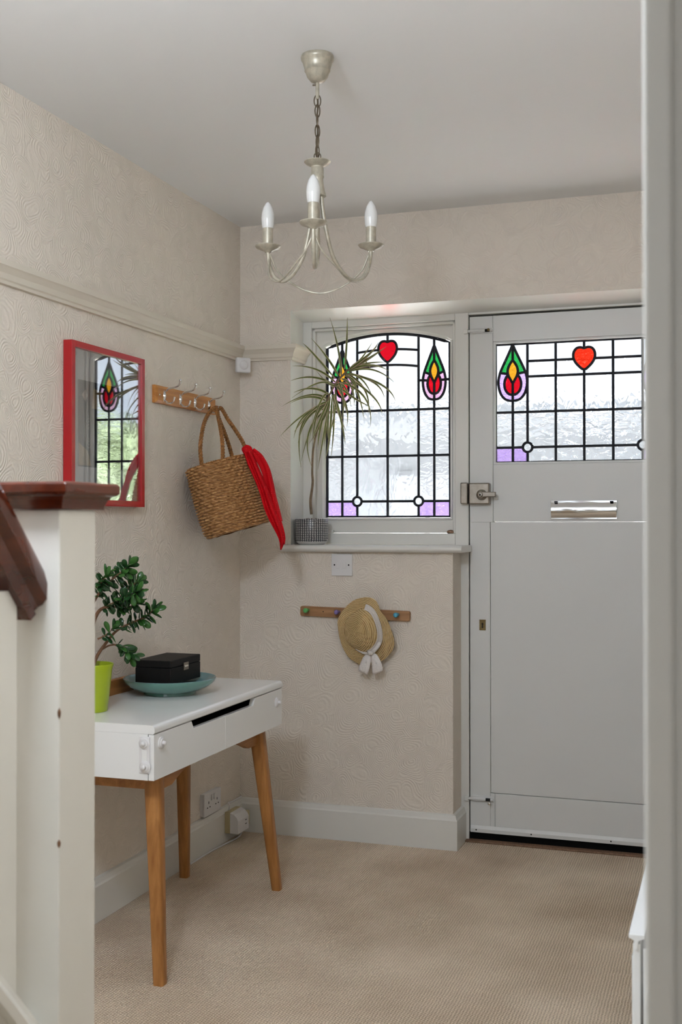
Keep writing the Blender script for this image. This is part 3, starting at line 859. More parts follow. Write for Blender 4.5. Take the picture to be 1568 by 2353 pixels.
for i, hy in enumerate(HOOKY):
    m = MB(); m.add(*[[], []])
    rings = []
    for t in range(9):
        zz_ = lerp(1.669, 1.707, t/8); w = .0075-.003*abs(t/4-1); xx = .017+.006*math.sin(PI*t/8)
        rings.append([(.0165, hy-w, zz_), (xx, hy-w*.6, zz_), (xx+.002, hy, zz_), (xx, hy+w*.6, zz_), (.0165, hy+w, zz_)])
    m.loft(rings, True, True)
    hk = m.build('hook', 'chrome', ck, smooth=True)
    m = MB(); pts = bez([(.019, hy, 1.702), (.034, hy, 1.712), (.055, hy, 1.716), (.070, hy, 1.721), (.078, hy, 1.731), (.080, hy, 1.739)], 24)
    m.tube(pts, [.0036-.0006*math.sin(PI*j/24)+.0012*(j/24)**6 for j in range(25)], 10)
    m.lathe((.080, hy, 1.7385), [(.0001, -.004), (.005, -.002), (.0058, .0015), (.004, .005), (.0001, .0065)], 12)
    m.build('upper_prong', 'chrome', hk, smooth=True)
    m = MB(); pts = bez([(.019, hy, 1.672), (.030, hy, 1.664), (.044, hy, 1.663), (.053, hy, 1.669), (.056, hy, 1.679)], 20)
    m.tube(pts, .0034, 10); m.lathe((.056, hy, 1.679), [(.0001, -.003), (.0045, -.001), (.005, .0015), (.003, .004), (.0001, .005)], 12)
    m.build('lower_prong', 'chrome', hk, smooth=True)
MB().lathe((.017, -.728, 1.689), [(.0035, 0), (.0035, .001), (.0001, .0018)], 10, 'x').build('screw', 'chrome', ck)

# ------------------------------------------------------------------ basket with scarf
BV = Vector((FW.x, FW.y, 0)).normalized()
_a = math.radians(24.2); BV = Vector((-math.sin(_a), math.cos(_a), 0)); BR_ = Vector((math.cos(_a), math.sin(_a), 0)); BZ = Vector((0, 0, 1))
BT = on(505, 1064, 0, .112); BB_ = on(551, 1219, 0, .112)
dep = (BT-CAM).dot(FW); BB_ = atd(551, 1219, dep)
bx = (BT-BB_); bh = bx.length; bax = bx.normalized(); bside = bax.cross(BV).normalized(); bfr = bside.cross(bax).normalized()
RTOP, RBOT = 1.0, 1.01
def oval(th):
    d = bside*math.cos(th)+bfr*math.sin(th)
    return 1/math.sqrt((d.x/.104)**2+(d.y/.166)**2+(d.z/.125)**2)
bk = empty('basket', BB_, 'round woven seagrass basket hanging from the last coat hook', 'basket')
m = MB(); ROWS, SEG = 25, 352; rings = []
for i in range(ROWS*5+1):
    t = i/(ROWS*5); row = int(min(i//5, ROWS-1)); ph = (i % 5)/5 if i < ROWS*5 else 0
    base = lerp(RBOT, RTOP, t)*(1+.035*math.sin(PI*t)) - .08*max(0, 1-t*9)**2
    c = BB_ + bax*(bh*t); ring = []
    for j in range(SEG):
        th = 2*PI*j/SEG
        w = .5+.5*math.cos(34*th + PI*row + .8*math.sin(th*5+row*1.7))
        hh = math.sin(PI*ph)**.45*(.0035+.0095*w) + .0009*math.sin(j*7.3+row*3.1)
        rj = base*oval(th)+hh
        ring.append(c + bside*(rj*math.cos(th)) + bfr*(rj*math.sin(th)) + bax*(.0012*math.sin(9*th+row)))
    rings.append(ring)
m.loft(rings, True, False)
inner = [[BB_ + bax*(bh*t) + (bside*math.cos(2*PI*j/48) + bfr*math.sin(2*PI*j/48))*(lerp(RBOT, RTOP, t)*oval(2*PI*j/48)-.008) for j in range(48)] for t in (1, .5, .03)]
m.loft(inner, True, False)
n0 = len(m.v); m.add([BB_+bax*.006 + (bside*math.cos(2*PI*j/48) + bfr*math.sin(2*PI*j/48))*(oval(2*PI*j/48)-.004) for j in range(48)], [tuple(range(48))])
m.build('woven_body', 'seagrass', bk, smooth=True, angle=180)
def rope(m, path, r, twist, n=3, steps=120, seg=6):
    pts = bez(path, steps); pn = None
    frames = []
    for i, p in enumerate(pts):
        t = (pts[min(i+1, steps)]-pts[max(i-1, 0)]).normalized()
        if pn is None: pn = t.cross(Vector((0, 0, 1)) if abs(t.z) < .9 else Vector((1, 0, 0))).normalized()
        pn = (pn-t*pn.dot(t)).normalized(); frames.append((p, pn.copy(), t.cross(pn)))
    for s in range(n):
        m.tube([p + r*.62*(math.cos(twist*i/steps*2*PI+2*PI*s/n)*a + math.sin(twist*i/steps*2*PI+2*PI*s/n)*b) for i, (p, a, b) in enumerate(frames)], r*.62, seg)
m = MB()
rope(m, [BB_+bax*(bh-.002) + (bside*math.cos(2*PI*j/40)+bfr*math.sin(2*PI*j/40))*(oval(2*PI*j/40)+.001) for j in range(41)], .005, 60, 2, 360, 5)
m.build('rim_braid', 'seagrass2', bk, smooth=True)
cr = lambda x, y: (430+x/5.604, 860+y/5.604)
def hp(x, y, c): 
    u, v = cr(x, y); return atd(u, v, dep+c)
hookp = Vector((.05, HOOKY[3], 1.672))
hd = (hookp-CAM).dot(FW)-dep
m = MB()
rope(m, [hp(190, 1180, -.085), hp(172, 950, -.07), hp(200, 720, -.03), hp(250, 560, hd*.4), hp(325, 455, hd*.8), hookp+Vector((0, .0, .004)), hp(405, 560, hd*.5), hp(440, 740, -.04), hp(458, 900, -.08), hp(462, 1120, -.112)], .0068, 17)
m.build('handle', 'seagrass2', bk, smooth=True)
m = MB()
hook2 = hookp+Vector((.004, .008, .006))
rope(m, [hp(590, 1100, .10), hp(545, 930, .08), hp(475, 730, .04), hp(420, 590, hd*.6), hp(370, 440, hd*.9), hook2, hp(450, 450, hd*.9), hp(540, 600, .02), hp(630, 730, .03), hp(735, 910, .03), hp(790, 1130, .02)], .0068, 19)
m.build('handle', 'seagrass2', bk, smooth=True)
# scarf
sc = empty('scarf', hp(780, 1050, -.06), 'red dotted scarf knotted on the basket handle', 'scarf')
def ribbon(pts, widths, name, folds=2.0, amp=.006, n=40, m_=14, phase=0):
    c = bez(pts, n); rows = []
    for i, p in enumerate(c):
        t = i/n; k = t*(len(widths)-1); a = int(min(k, len(widths)-2)); w = lerp(widths[a], widths[a+1], k-a)
        tan = (c[min(i+1, n)]-c[max(i-1, 0)]).normalized()
        vd = (p-CAM).normalized(); sd = tan.cross(vd).normalized(); up = -vd
        rows.append([p + sd*(w*(j/m_-.5)) + up*(amp*math.sin(folds*PI*j/m_+phase+t*3)+.008*math.sin(PI*j/m_)) for j in range(m_+1)])
    mb = MB(); mb.loft(rows, False, False)
    return mb.build(name, 'scarf', sc, smooth=True, angle=180, solid=.002)
u = 1/5.604/615
ribbon([hp(840, 975, -.05), hp(925, 1070, -.06), hp(1010, 1230, -.07), hp(1060, 1420, -.075), hp(1100, 1580, -.08), hp(1150, 1750, -.085), hp(1200, 1900, -.085)], [60*u, 105*u, 110*u, 110*u, 95*u, 85*u, 60*u], 'back_tail', 2.4, .004, phase=1)
ribbon([hp(775, 1000, -.075), hp(830, 1130, -.085), hp(910, 1310, -.095), hp(990, 1500, -.10), hp(1060, 1700, -.10), hp(1130, 1860, -.10), hp(1200, 2030, -.10), hp(1225, 2140, -.10), hp(1208, 2262, -.10)], [80*u, 110*u, 105*u, 112*u, 140*u, 140*u, 100*u, 70*u, 8*u], 'front_tail', 3.2, .008)
ribbon([hp(1222, 2060, -.097), hp(1240, 2120, -.097), hp(1252, 2190, -.097)], [75*u, 50*u, 10*u], 'tail_corner', 1, .002, 12, 6)
m = MB(); kc_ = hp(775, 985, -.06); rings = []
for i in range(13):
    t = i/12; a = lerp(-.5, .5, t)
    ax = (hp(850, 1090, -.06)-hp(715, 905, -.06)).normalized(); vd = (kc_-CAM).normalized(); sd = ax.cross(vd).normalized()
    cc_ = kc_+ax*(a*.040); r = .0185*math.sqrt(max(.02, 1-(2*a)**2*.75))
    rings.append([cc_ + sd*(r*math.cos(2*PI*j/20)*(1+.12*math.sin(3*2*PI*j/20+t*4))) + vd*(r*.8*math.sin(2*PI*j/20)) for j in range(20)])
m.loft(rings); m.build('knot', 'scarf', sc, smooth=True, angle=180)

# ------------------------------------------------------------------ dragon tree on the window board
PX, PY, PZ = on(716.5, 1240, 1, .052).x, .052, 1.157
dr = empty('dragon_tree', (PX, PY, PZ), 'leaning dragon tree with thin variegated leaves in crosshatched pot', 'potted plant')
m = MB(); pr_ = .0665
m.lathe((PX, PY, PZ), [(.0001, .0005), (.048, .0), (.052, .002), (.064, .0115), (pr_, .016), (pr_+.0005, .06), (pr_, .100), (pr_-.002, .104), (pr_-.007, .104), (pr_-.008, .09), (.0001, .09)], 48)
m.build('pot', 'pot', dr, smooth=True)
m = MB(); rg = [[(PX+(r*math.cos(2*PI*j/28)), PY+r*math.sin(2*PI*j/28), PZ+.094+.010*(1-(r/.058)**2)+.003*math.sin(j*5.1+r*300)) for j in range(28)] for r in (.0585, .045, .03, .014, .002)]
m.loft(rg, True, True); m.build('soil', 'soil', dr, smooth=True)
cq = lambda x, y: (630+x/5.407, 730+y/5.407)
def lp_(x, y, yy): u, v = cq(x, y); return on(u, v, 1, yy)
stem = [on(716, 1182, 1, .05), on(714, 1150, 1, .05), on(719, 1110, 1, .05), lp_(475, 1900, .05), lp_(490, 1620, .05), lp_(545, 1370, .045), lp_(605, 1180, .04), lp_(680, 980, .03), lp_(780, 800, .02), lp_(880, 690, .01), lp_(930, 640, .005)]
m = MB(); m.tube(bez(stem, 60), [lerp(.0058, .0036, min(1, i/30)) + .0011*(max(0, i-38)/22) for i in range(61)], 10); m.build('stem', 'greybark', dr, smooth=True)
LV = [((835,720),(800,400),(695,0)), ((880,640),(905,300),(910,0)), ((800,720),(640,470),(460,255)), ((760,760),(500,460),(360,320)), ((760,800),(520,640),(230,600)),
 ((740,830),(480,740),(205,785)), ((730,870),(560,810),(220,1000)), ((690,960),(480,880),(245,930)), ((660,1010),(430,960),(100,1100)), ((640,1030),(430,985),(200,1065)),
 ((640,1060),(350,1220),(75,1475)), ((640,1080),(370,1230),(245,1500)), ((680,940),(560,1080),(430,1540)), ((660,1050),(480,1320),(340,1780)), ((620,1140),(350,1330),(335,1860)),
 ((600,1180),(420,1480),(478,1880)), ((640,1130),(570,1400),(545,1620)), ((700,1000),(620,1450),(545,1890)), ((690,1020),(670,1350),(690,1560)), ((740,950),(740,1350),(710,1720)),
 ((720,980),(690,1480),(640,1750)), ((780,860),(900,1100),(905,1350)), ((750,950),(840,1300),(885,1580)), ((880,720),(1000,800),(1005,970)), ((900,700),(1040,930),(1120,1280)),
 ((900,690),(1130,900),(1170,1200)), ((830,800),(1130,1000),(1195,1360)), ((880,720),(1220,970),(1340,1190)), ((920,690),(1250,810),(1370,1010)), ((930,700),(1330,830),(1510,1040)),
 ((930,670),(1230,650),(1500,810)), ((920,660),(1200,590),(1430,665)), ((910,655),(1070,520),(1222,305)), ((920,650),(1110,510),(1290,350)), ((930,650),(1170,520),(1400,352)),
 ((930,645),(1130,530),(1325,400)), ((930,650),(1140,570),(1390,555)), ((940,640),(1180,460),(1300,300)), ((900,680),(1090,540),(1200,640)), ((820,800),(700,830),(520,650)),
 ((790,840),(1000,1000),(1210,1110)), ((800,820),(900,900),(960,1130)), ((770,850),(860,1000),(840,1300)), ((700,980),(620,1250),(440,1560)), ((690,1000),(560,1300),(480,1500)),
 ((670,1040),(480,1150),(250,1420)), ((640,1100),(420,1250),(300,1560)), ((760,900),(760,1150),(690,1450)), ((840,760),(960,860),(1000,1120)), ((890,700),(1080,760),(1230,1000)),
 ((720,960),(800,1180),(900,1420)), ((700,1000),(660,1300),(620,1600)), ((650,1080),(520,1250),(500,1600)), ((800,810),(840,900),(900,1200))]
for i, (a, b, c) in enumerate(LV):
    ut = cq(*c)[0]
    ya = .02 if a[1] < 800 else .04
    if ut < 690: yt = -.055-.04*random.random()
    else: yt = random.choice((-.06, -.03, .0, .04, .08)) + .02*random.random()
    yb = lerp(ya, yt, .5)-.01
    if cq(*b)[0] < 700: yb = min(yb, -.02)
    p0, p1, p2 = lp_(a[0], a[1], ya), lp_(b[0], b[1], yb), lp_(c[0], c[1], yt)
    N = 14; rows = []
    ctrl = 2*p1-.5*(p0+p2)
    q = [(1-t)**2*p0+2*t*(1-t)*ctrl+t*t*p2 for t in [j/N for j in range(N+1)]]
    side0 = None
    for j, p in enumerate(q):
        t = j/N; tan = (q[min(j+1, N)]-q[max(j-1, 0)]).normalized(); vd = (p-CAM).normalized()
        sd = tan.cross(vd).normalized(); tw = math.sin(i*1.7+t*1.2)*.6
        s2 = (sd*math.cos(tw)+vd*math.sin(tw)); nn = tan.cross(s2)
        w = .0052*min(1, .45+3*t)*(1-t**2.2)+.0004
        rows.append([p-s2*w+nn*w*.25, p-s2*w*.62+nn*w*.1, p, p+s2*w*.62+nn*w*.1, p+s2*w+nn*w*.25])
    mb = MB()
    vs = [v for r in rows for v in r]
    for j in range(N):
        for k in range(4):
            pass
    fs, mi = [], []
    for j in range(N):
        for k in range(4):
            fs.append((j*5+k, j*5+k+1, j*5+k+6, j*5+k+5)); mi.append(0 if k in (1, 2) else 1)
    mb.v = [Vector(v) for v in vs]; mb.f = fs; mb.mi = mi
    mb.build('leaf', ['leaf_green', 'leaf_cream'], dr, smooth=True, angle=180)

# ------------------------------------------------------------------ wall fittings
ss = empty('motion_sensor', (.04, -.04, 1.848), 'small white square motion sensor in the corner under the picture rail', 'sensor')
n_ = Vector((1, -1, 0)).normalized(); t_ = Vector((1, 1, 0)).normalized(); sc_ = on(558.5, 839.5, 0, .05)
m = MB(); m.obox(sc_, t_, n_, (0, 0, 1), .030, .011, .030); m.build('case', 'plastic', ss, bevel=.006, segs=3)
m = MB(); rg = []
for r, h in ((.0185, .011), (.018, .0125), (.013, .0165), (.007, .018), (.0002, .0185)):
    rg.append([sc_+n_*h+t_*(r*math.cos(2*PI*j/28))+BZ*(r*math.sin(2*PI*j/28)) for j in range(28)])
m.loft(rg, True, False); m.build('lens', 'plastic', ss, smooth=True)

sw = empty('fused_switch', (.436, 0, 1.037), 'square white fused switch plate below the window board', 'switch')
a, b = on(762, 1275, 1, -.008), on(809, 1323, 1, -.008)
B('faceplate', 'plastic', sw, (a.x, a.x+.086, -.009, 0, b.z-.001, b.z+.085), bevel=.002)
cxs, czs = a.x+.043, b.z+.042
B('rocker', 'plastic', sw, (cxs+.002, cxs+.018, -.0125, -.009, czs-.013, czs+.013), bevel=.001)
B('fuse_carrier', 'plastic', sw, (cxs-.021, cxs-.009, -.0105, -.009, czs-.013, czs+.013), bevel=.0008)
for sx in (-.030, .029): MB().lathe((cxs+sx, -.009, czs), [(.0001, .0008), (.0032, .0006), (.0032, 0)], 12, 'y').build('screw', 'hole', sw)

so = empty('double_socket', (0, -.29, .14), 'white double wall socket above the skirting behind the table', 'socket')
sy0, sy1, sz0, sz1 = -.372, -.226, .139, .225
B('back_box', 'plastic', so, (0, .012, sy0+.002, sy1-.002, sz0+.002, sz1-.002))
B('faceplate', 'plastic', so, (.012, .020, sy0, sy1, sz0, sz1), bevel=.002)
for cy in (-.336, -.262):
    for dy_, dz_, hy_, hz_ in ((0, .006, .0022, .0045), (-.011, -.012, .0036, .002), (.011, -.012, .0036, .002)):
        B('pin_slot', 'hole', so, (.0198, .0204, cy+dy_-hy_, cy+dy_+hy_, .182+dz_-hz_, .182+dz_+hz_))
for cy in (-.310, -.288): B('rocker', 'plastic', so, (.020, .0245, cy-.006, cy+.006, .192, .214), bevel=.0015)

jx = empty('junction_box', (.02, -.15, .03), 'cream and white telephone junction box fixed to the skirting', 'junction box')
B('back_case', 'cream_plastic', jx, (.02, .042, -.192, -.088, .036, .118), bevel=.002)
m = MB(); prof = [(.042, .036), (.078, .036), (.078, .085), (.072, .098), (.060, .110), (.042, .117)]
m.prism([(x, z) for x, z in prof], 'y', -.192, -.088)
m.build('cover', 'plastic', jx, bevel=.002)
for zv in (.060, .075): B('vent_slot', 'hole', jx, (.0778, .0784, -.125, -.11, zv, zv+.003))
B('jack', 'cream_plastic', jx, (.048, .07, -.088, -.062, .045, .100), bevel=.002)
m = MB(); m.tube(bez([(.024, -.16, .118), (.027, -.162, .140), (.018, -.155, .146), (.012, -.10, .139), (.012, -.03, .139), (.014, -.016, .14)], 30), .0022, 6)
tag(m.build('thin_cable', 'plastic', None, smooth=True, origin=(.012, -.1, .136)), 'thin white cable clipped on top of the skirting near the corner', 'cable')
m = MB(); m.tube(bez([(.06, -.10, .036), (.055, -.14, .012), (.034, -.24, .004), (.026, -.34, .0035), (.024, -.5, .0035)], 40), .0028, 6)
tag(m.build('floor_cable', 'plastic', None, smooth=True, origin=(.03, -.3, 0)), 'white cable running along the floor against the skirting', 'cable')

# ------------------------------------------------------------------ peg rail and hat
pg = empty('peg_rail', (.49, 0, .865), 'short wooden peg rail with coloured pegs under the switch', 'peg rail')
pa, pb_ = on(690, 1403.5, 1, -.018), on(942, 1416.5, 1, -.018)
tl_ = (pb_-pa).normalized(); un = Vector((0, -1, 0)).cross(tl_); un = un if un.z > 0 else -un
m = MB(); pc = (pa+pb_)/2; hl = (pb_-pa).length/2
poly = []
for sx, sz, a0_ in ((1, 1, 0), (-1, 1, 90), (-1, -1, 180), (1, -1, 270)):
    for k in range(5):
        a_ = math.radians(a0_+k*22.5); poly.append((sx*(hl-.008)+.008*math.cos(a_), sz*(.0195-.008)+.008*math.sin(a_)))
pl = [(pc+tl_*p_+un*q_) for p_, q_ in poly]; n = len(pl)
m.add([(p.x, -.018, p.z) for p in pl]+[(p.x, -.0005, p.z) for p in pl], [tuple(range(n)), tuple(range(2*n-1, n-1, -1))]+[(i, (i+1) % n, n+(i+1) % n, n+i) for i in range(n)])
m.build('board', 'pegwood', pg, bevel=.002)
for (u, v), mt in zip(((704, 1402.5), (775, 1406.5), (843, 1410), (911, 1413)), ('peg_green', 'peg_purple', 'peg_yellow', 'peg_blue')):
    c = on(u, v, 1, -.04); 
    o = MB().lathe((c.x, -.018, c.z), [(.006, 0), (.0055, .012), (.007, .020), (.0095, .026), (.0098, .032), (.007, .037), (.0001, .0385)], 20, 'y').build('peg', mt, pg, smooth=True)
for u, v in ((743, 1405.5), (878, 1411.5)):
    c = on(u, v, 1, -.018); MB().lathe((c.x, -.018, c.z), [(.0001, .0006), (.0024, .0004), (.0024, 0)], 10, 'y').build('screw', 'hole', pg)

hc = lambda x, y: (740+x/7.127, 1350+y/7.127)
def hpt(x, y, yy=-.045): u, v = hc(x, y); return on(u, v, 1, yy)
HT = Vector((575, 720))
CBp = [(640,345),(740,350),(830,430),(890,560),(930,720),(925,870),(850,990),(760,1055),(650,1050),(560,1010),(450,930),(390,830),(370,700),(400,540),(500,440)]
BRp = [(700,165),(800,172),(870,210),(920,280),(950,370),(1030,480),(1090,580),(1140,720),(1180,860),(1175,980),(1110,1090),(1000,1190),(850,1250),(650,1262),(560,1225),(450,1150),(360,1010),(310,880),(275,720),(262,560),(290,470),(370,350),(450,270),(550,200)]
def polar(poly, nth):
    sm = smooth_loop(poly, 8); A = sorted((math.atan2(y-HT.y, x-HT.x), math.hypot(x-HT.x, y-HT.y)) for x, y in sm)
    A = [(A[-1][0]-2*PI, A[-1][1])]+A+[(A[0][0]+2*PI, A[0][1])]; out = []
    for k in range(nth):
        th = -PI+2*PI*k/nth
        for (a, r), (b, q) in zip(A, A[1:]):
            if a <= th <= b: out.append(lerp(r, q, (th-a)/max(1e-9, b-a))); break
    return out
NT = 120
cb, br = polar(CBp, NT), polar(BRp, NT)
hat = empty('straw_hat', hpt(720, 1250, -.02), 'floppy straw sun hat with white lace ribbon hung on the peg rail', 'hat')
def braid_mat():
    # straw braid sewn in rounds: each round a ridge, seam thread and the shade of its gap coloured darker
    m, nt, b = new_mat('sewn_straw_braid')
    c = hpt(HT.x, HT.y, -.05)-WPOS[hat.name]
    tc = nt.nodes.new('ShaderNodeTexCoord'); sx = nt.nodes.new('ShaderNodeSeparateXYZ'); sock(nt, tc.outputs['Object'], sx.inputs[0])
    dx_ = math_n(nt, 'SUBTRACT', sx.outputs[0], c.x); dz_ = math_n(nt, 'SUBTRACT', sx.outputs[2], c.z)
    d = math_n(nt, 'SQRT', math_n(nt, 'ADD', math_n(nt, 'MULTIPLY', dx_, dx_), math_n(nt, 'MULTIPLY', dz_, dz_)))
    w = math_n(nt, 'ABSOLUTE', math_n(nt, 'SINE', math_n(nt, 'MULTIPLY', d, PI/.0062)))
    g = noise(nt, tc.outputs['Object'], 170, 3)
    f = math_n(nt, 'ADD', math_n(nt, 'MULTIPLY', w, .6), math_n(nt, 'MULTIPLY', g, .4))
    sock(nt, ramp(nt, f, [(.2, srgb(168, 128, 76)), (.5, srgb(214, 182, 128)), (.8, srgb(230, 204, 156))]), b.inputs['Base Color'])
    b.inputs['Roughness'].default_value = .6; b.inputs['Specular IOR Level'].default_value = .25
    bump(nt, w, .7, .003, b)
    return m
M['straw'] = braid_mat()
rings = []
RC, RB = 90, 40
for i in range(RC+1):
    s = max(.004, i/RC); yy = -.052-.074*math.sqrt(max(0, 1-s**2.6)); yy -= .0055*abs(math.sin(i*PI/6))**.4 
    rings.append([hpt(HT.x+cb[k]*s**.92*math.cos(-PI+2*PI*k/NT), HT.y+cb[k]*s**.92*math.sin(-PI+2*PI*k/NT), yy) for k in range(NT)])
m = MB(); m.loft(rings, True, False); m.f.append(tuple(range(NT))); m.mi.append(0)
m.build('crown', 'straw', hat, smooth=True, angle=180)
rings = []
for i in range(RB+1):
    s = i/RB; ring = []
    for k in range(NT):
        th = -PI+2*PI*k/NT; r = lerp(cb[k], br[k], s)
        yy = -.052+.004*s - .0042*abs(math.sin(i*PI/5))**.4
        yy += .018*s*max(0, math.sin(th))                  # lower brim falls back to the wall
        yy -= .016*s**2*max(0, math.cos(th+.5))            # right brim curls forward
        ring.append(hpt(HT.x+r*math.cos(th), HT.y+r*math.sin(th), yy))
    rings.append(ring)
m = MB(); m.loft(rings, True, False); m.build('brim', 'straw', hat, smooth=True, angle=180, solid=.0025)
band = []
for k in range(int(NT*.5-NT*.20), NT):
    th = -PI+2*PI*k/NT
    if th > 1.15: break
    if th < -1.3: continue
    e = .5+.5*min(1, (1.15-th)/.4)
    band.append([hpt(HT.x+cb[k]*f*math.cos(th), HT.y+cb[k]*f*math.sin(th), yy) for f, yy in ((.93, -.094), (.99, -.078), (1.04, -.064), (1.02+.15*e, -.060))])
m = MB(); m.loft(band, False, False); m.build('ribbon_band', 'lace', hat, smooth=True, angle=180, solid=.001)
def patch(poly, yy, name, d=.0015):
    c = Vector((sum(p[0] for p in poly)/len(poly), sum(p[1] for p in poly)/len(poly)))
    sm = smooth_loop(poly, 4); n = len(sm)
    rg = [[hpt(c.x+(p[0]-c.x)*f, c.y+(p[1]-c.y)*f, yy-.006*(1-f*f)) for p in sm] for f in (1, .75, .5, .25, .02)]
    mb = MB(); mb.loft(rg, True, False); return mb.build(name, 'lace', hat, smooth=True, angle=180, solid=d)
patch([(545,1005),(600,1012),(690,1050),(770,1055),(775,1090),(700,1095),(620,1060)], -.068, 'ribbon_band')
patch([(785,1050),(850,985),(905,900),(965,900),(955,960),(900,1030),(840,1085)], -.072, 'ribbon_band')
patch([(735,1085),(800,1080),(812,1160),(795,1260),(745,1418),(670,1395),(598,1355),(635,1230),(680,1140)], -.066, 'ribbon_tail')
patch([(812,1075),(890,1090),(950,1180),(988,1280),(995,1360),(920,1400),(838,1416),(820,1300),(808,1180)], -.070, 'ribbon_tail')
patch([(750,1045),(790,1035),(830,1050),(835,1090),(800,1108),(760,1098)], -.080, 'ribbon_knot')

# ------------------------------------------------------------------ console table
tb = empty('console_table', (.23, -1.064, 0), 'white two-drawer console table on splayed oak legs', 'table')
tx0, tx1, ty0, ty1, tz1, tzb = .038, .424, -1.530, -.600, .700, .551
m = MB()
pf_ = [(tx0, tz1-.024), (tx1-.004, tz1-.024), (tx1, tz1-.020), (tx1, tz1-.012)]
for k in range(7):
    a_ = math.radians(k*15); pf_.append((tx1-.012+.012*math.cos(a_), tz1-.012+.012*math.sin(a_)))
pf_ += [(tx0, tz1)]
m.prism(pf_, 'y', ty0, ty1)
m.build('table_top', 'lacquer', tb, smooth=True, angle=30)
B('side_panel', 'lacquer', tb, (tx0, tx1-.020, ty0, ty0+.016, tzb, tz1-.0242), bevel=.001)
B('side_panel', 'lacquer', tb, (tx0, tx1-.020, ty1-.016, ty1, tzb, tz1-.0242), bevel=.001)
B('back_panel', 'lacquer', tb, (tx0, tx0+.012, ty0+.016, ty1-.016, tzb, tz1-.0242))
B('base_panel', 'lacquer', tb, (tx0+.012, tx1-.022, ty0+.016, ty1-.016, tzb, tzb+.010))
ym = -1.069; sl = .232; fz1, fzs = tz1-.0255, tz1-.0255-.022
def drawer(a, b, near):
    # front with a slanted finger cut-out shared across the two drawers
    s = ym-sl if near else ym+sl
    poly = [(a, tzb), (b, tzb), (b, fzs), (s+.014, fzs), (s, fz1), (a, fz1)] if near else [(a, tzb), (b, tzb), (b, fz1), (s, fz1), (s-.014, fzs), (a, fzs)]
    m = MB(); m.prism(poly, 'x', tx1-.0185, tx1-.002)
    d = m.build('drawer', 'lacquer', tb, bevel=.0012)
    B('drawer_box', 'dark', d, (tx0+.03, tx1-.024, a+.02, b-.02 if near else b-.02, tzb+.012, tzb+.085))
    return d
d1 = drawer(ty0+.001, ym-.0012, True); d2 = drawer(ym+.0012, ty1-.001, False)
B('drawer_cavity', 'dark', tb, (tx0+.02, tx1-.05, ty0+.03, ty1-.03, tz1-.034, tz1-.026))
def knob(name, cx, cy, cz, ax, parent):
    m = MB(); prof = [(.0165, 0), (.0165, .003), (.012, .005), (.0115, .007), (.006, .0075), (.0055, .014), (.0035, .016), (.0001, .0165)]
    if ax == 'x': m.lathe((cx, cy, cz), prof, 28, 'x')
    else: m.lathe((cx, cy, cz), prof, 28, 'y')
    return m.build(name, 'plastic', parent, smooth=True)
kz = on(371, 1707, 0, tx1).z; kyy = on(371, 1707, 0, tx1).y
knob('lock_button', tx1-.002, kyy, kz, 'x', d1)
kq = on(637, 1614, 0, tx1); knob('lock_button', tx1-.002, kq.y, kq.z, 'x', d2)
ksp = on(333, 1708, 1, ty0); ksb = on(335, 1760, 1, ty0)
st_ = knob('lock_strap', ksp.x, ty0, ksp.z, 'y', tb)
m = MB(); B('strap_pad', 'plastic', st_, (ksp.x-.016, ksp.x+.016, ty0-.0025, ty0, ksb.z-.02, ksp.z+.018), bevel=.001)
B('strap_window', 'lacquer', st_, (ksp.x-.008, ksp.x+.008, ty0-.0034, ty0-.0025, ksb.z+.006, ksp.z-.018), bevel=.0008)
knob('lock_button', ksb.x, ty0-.002, ksb.z-.002, 'y', st_)
B('back_board', 'oakx', tb, (tx0-.014, tx0+.004, ty0+.01, ty1-.01, tz1-.02, tz1+.048), bevel=.003)
LEG = {}
for sy in (-1, 1):
    for sx in (-1, 1):
        top = Vector((.232+sx*.138, -1.066+sy*.365, tzb+.002))
        foot = Vector((.428 if sx > 0 else .068, -1.064+sy*(.440 if sy < 0 else .404) if sx > 0 else -1.064+sy*.430, 0))
        m = MB(); rings = []
        for t in (0, .12, .3, .6, 1):
            c = top.lerp(foot, t); h = lerp(.0235, .0155, t)
            q = []
            for ax_, ay_ in ((1, 1), (-1, 1), (-1, -1), (1, -1)):
                for k in range(3):
                    an = math.atan2(ay_, ax_)+math.radians(-30+30*k)
                    q.append((c.x+ax_*h*.55+h*.45*math.cos(an), c.y+ay_*h*.55+h*.45*math.sin(an), c.z))
            rings.append(q)
        m.loft(rings); m.build('leg', 'oak', tb, smooth=True, angle=40)
# arched aprons between the legs
def apron(p, q, axis, off0, off1):
    n = 20; lo = []
    for i in range(n+1):
        t = i/n; e = min(t, 1-t)
        d = .052 if e < .10 else .052-.044*math.sin(min(1, (e-.10)/.26)*PI/2)
        lo.append((lerp(p, q, t), tzb-d))
    poly = [(p, tzb)] + lo + [(q, tzb)]
    m = MB(); m.prism(poly, axis, off0, off1); m.build('apron', 'oakx', tb, bevel=.001)
apron(-1.066-.345, -1.066+.345, 'x', .232+.128, .232+.148)
apron(-1.066-.345, -1.066+.345, 'x', .232-.148, .232-.128)
for yy in (-1.066-.375, -1.066+.355):
    m = MB(); m.box(.232-.12, .232+.12, yy, yy+.02, tzb-.046, tzb); m.build('apron', 'oakx', tb, bevel=.001)

